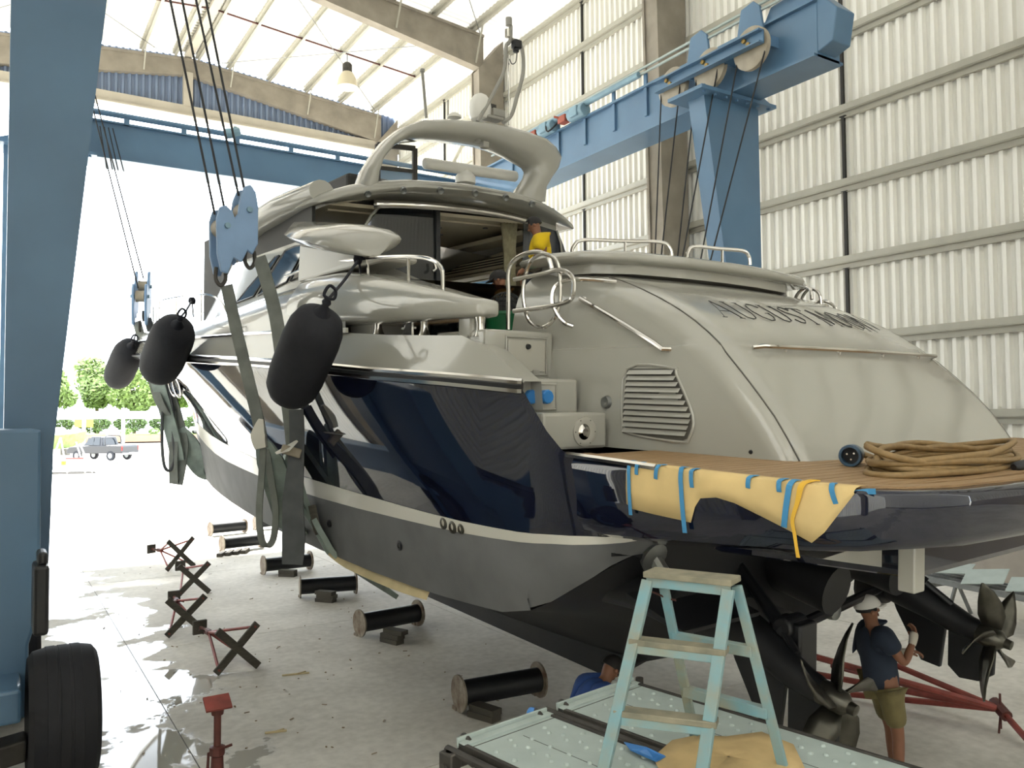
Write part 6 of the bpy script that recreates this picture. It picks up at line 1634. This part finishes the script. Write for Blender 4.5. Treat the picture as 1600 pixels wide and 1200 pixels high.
def car(name, label, cat, loc, rz, body, kind, sc=1.0):
    t = root(name, label, cat, loc, rz); t.scale = (sc, sc, sc)
    # local: x forward
    if kind == 'pickup':
        low = [(-2.55, .55), (-2.55, 1.05), (-2.5, 1.12), (-.75, 1.12), (.95, 1.08), (2.2, 1.0), (2.5, .85), (2.52, .5)]
        cab = [(-.75, 1.1), (-.62, 1.72), (-.45, 1.78), (.35, 1.78), (1.05, 1.1)]
    else:
        low = [(-2.25, .5), (-2.3, 1.0), (-2.2, 1.1), (1.1, 1.08), (2.1, .98), (2.3, .8), (2.3, .48)]
        cab = [(-2.18, 1.08), (-2.0, 1.75), (-1.8, 1.82), (.2, 1.82), (1.1, 1.08)]
    def side(poly, w0, w1, z0):
        zt = max(z for x, z in poly)
        return MB().loft([[(x, s * (w0 + (w1 - w0) * ((z - z0) / (zt - z0))), z) for x, z in poly] for s in (-1, 1)])
    side(low, .86, .90, .4).build('lower_body', body, t, smooth=0, bevel=.05)
    cb = side(cab, .84, .66, 1.05).build('cabin', body, t, smooth=0, bevel=.04)
    for s in (-1, 1):
        wins = ((-.55, -.05), (.02, .62)) if kind == 'pickup' else ((-1.95, -1.2), (-1.1, -.35), (-.28, .5))
        for a, b in wins:
            MB().add([(a, s * .835, 1.14), (b + .15, s * .835, 1.14), (b, s * .70, 1.68), (a + .08, s * .70, 1.68)], [(0, 1, 2, 3)]).build('side_window', 'carglass', cb, smooth=0, solid=.02)
    xr = -.72 if kind == 'pickup' else -2.16
    MB().add([(xr - .03, -.72, 1.16), (xr - .03, .72, 1.16), (xr + .1, .6, 1.66), (xr + .1, -.6, 1.66)], [(0, 1, 2, 3)]).build('rear_window', 'carglass', cb, smooth=0, solid=.02)
    MB().add([(1.02, -.76, 1.14), (1.02, .76, 1.14), (.42, .62, 1.72), (.42, -.62, 1.72)], [(0, 1, 2, 3)]).build('windscreen', 'carglass', cb, smooth=0, solid=.02)
    for x in (-1.55, 1.55):
        for y in (-.8, .8):
            w = MB().lathe([(.2, -.11), (.34, -.11), (.37, -.06), (.37, .06), (.34, .11), (.2, .11)], (x, y, .37), (0, 1, 0), 20, closed=True).build('wheel', 'tyre', t)
            MB().lathe([(.001, .1), (.2, .1), (.22, .06), (.22, -.06), (.2, -.1), (.001, -.1)], (x, y, .37), (0, 1, 0), 14).build('wheel_rim', 'steel_dull', w)
    for y in (-.8, .8):
        MB().box((-2.52 if kind == 'pickup' else -2.27, y, .92), (.06, .14, .34)).build('tail_lamp', 'tail', t, smooth=0)
    MB().box((-2.6 if kind == 'pickup' else -2.33, 0, .52), (.14, 1.6, .16)).build('rear_bumper', 'steel_dull', t, smooth=0, bevel=.02)
    MB().box((-2.69 if kind == 'pickup' else -2.42, 0, .55), (.02, .5, .13)).build('number_plate', 'whitepaint', t, smooth=0)
    if kind == 'pickup':
        MB().box((-1.65, 0, 1.13), (1.6, 1.45, .03)).build('load_bed', 'dark', t, smooth=0)
        MB().tube(curve([(-1.0, -.75, 1.1), (-.95, -.72, 1.75), (-.9, 0, 1.86), (-.95, .72, 1.75), (-1.0, .75, 1.1)], 5), .045, 8).build('sports_bar', 'cargrey', t)
    return t
tk = Vector((7.749, 76.107, 0))
car('pickup_truck', 'charcoal pickup truck parked in the sunlit yard, tail toward the shed', 'truck', (tk.x, tk.y, 0), math.atan2(vd.y, vd.x) + .85, 'cargrey', 'pickup', 1.12)
sv = tc_ + vr * 8.6 + vd * 2
car('white_suv', 'white car parked on the raised terrace at the right of the yard', 'car', (sv.x, sv.y, 1.05), math.atan2(vd.y, vd.x) + 1.9, 'carwhite', 'suv', 1.2)
# cradle and small boat at the left edge of the yard
cp = Vector((3.962, 56.83, 0))
CR = root('boat_cradle', 'white and red tubular boat cradle with a wheel at the left of the yard', 'cradle', (cp.x, cp.y, 0), -.3)
for a, b, ma in (((-1.6, 0, .1), (1.4, 0, .1), 'galvdk'), ((-1.6, 1, .1), (1.4, 1, .1), 'galvdk'), ((-1.2, 0, .1), (-.5, 0, 2.3), 'whitepaint'), ((-.1, 0, .1), (-.5, 0, 2.3), 'whitepaint'), ((.9, 0, .1), (.3, .3, 2.0), 'whitepaint'), ((1.3, 0, .1), (.5, .3, 1.9), 'whitepaint'), ((-1.0, 0, .9), (.9, 0, .9), 'whitepaint'), ((-.2, 0, 1.0), (.8, 0, 1.0), 'redpaint'), ((-1.4, 0, .8), (-1.0, 0, 1.4), 'redpaint'), ((-1.6, 0, .1), (-1.6, 1, .1), 'galvdk'), ((1.4, 0, .1), (1.4, 1, .1), 'galvdk')):
    MB().cyl(a, b, .05, n=6).build('cradle_tube', ma, CR)
MB().lathe([(.36, -.04), (.43, 0), (.36, .04)], (-1.3, -.1, .45), (0, 1, 0), 18, closed=True).build('wheel', 'tyre', CR)
MB().cyl((-.3, -.05, .6), (-.3, -.05, .85), .14, n=10).build('orange_float', 'orange', CR)
bp2 = Vector((4.966, 89.339, 0))
SBt = root('small_boat', 'small pale green and white boat on blocks behind the blue gantry leg', 'boat', (bp2.x, bp2.y, .6), .4)
rings = []
for x, w, z0, z1 in ((-3, 1.0, .2, 1.3), (-1.5, 1.15, .05, 1.3), (0, 1.15, 0, 1.35), (1.5, .9, .1, 1.5), (2.8, .35, .6, 1.7), (3.1, .03, 1.2, 1.75)):
    rings.append([(x, -w, z1), (x, -w * .8, (z0 + z1) / 2), (x, 0, z0), (x, w * .8, (z0 + z1) / 2), (x, w, z1)])
MB().loft(rings).build('small_hull', 'grass', SBt, smooth=40)
MB().prism([(-1.8, -.7, 1.3), (1.2, -.7, 1.4), (.6, -.6, 2.1), (-1.4, -.6, 2.1)], (0, 1.3, 0)).build('small_cabin', 'whitepaint', SBt, smooth=0, bevel=.05)
for x in (-1.5, 1): MB().box((x, 0, -.28), (.5, .9, .62)).build('support_block', 'timber', SBt, smooth=0)
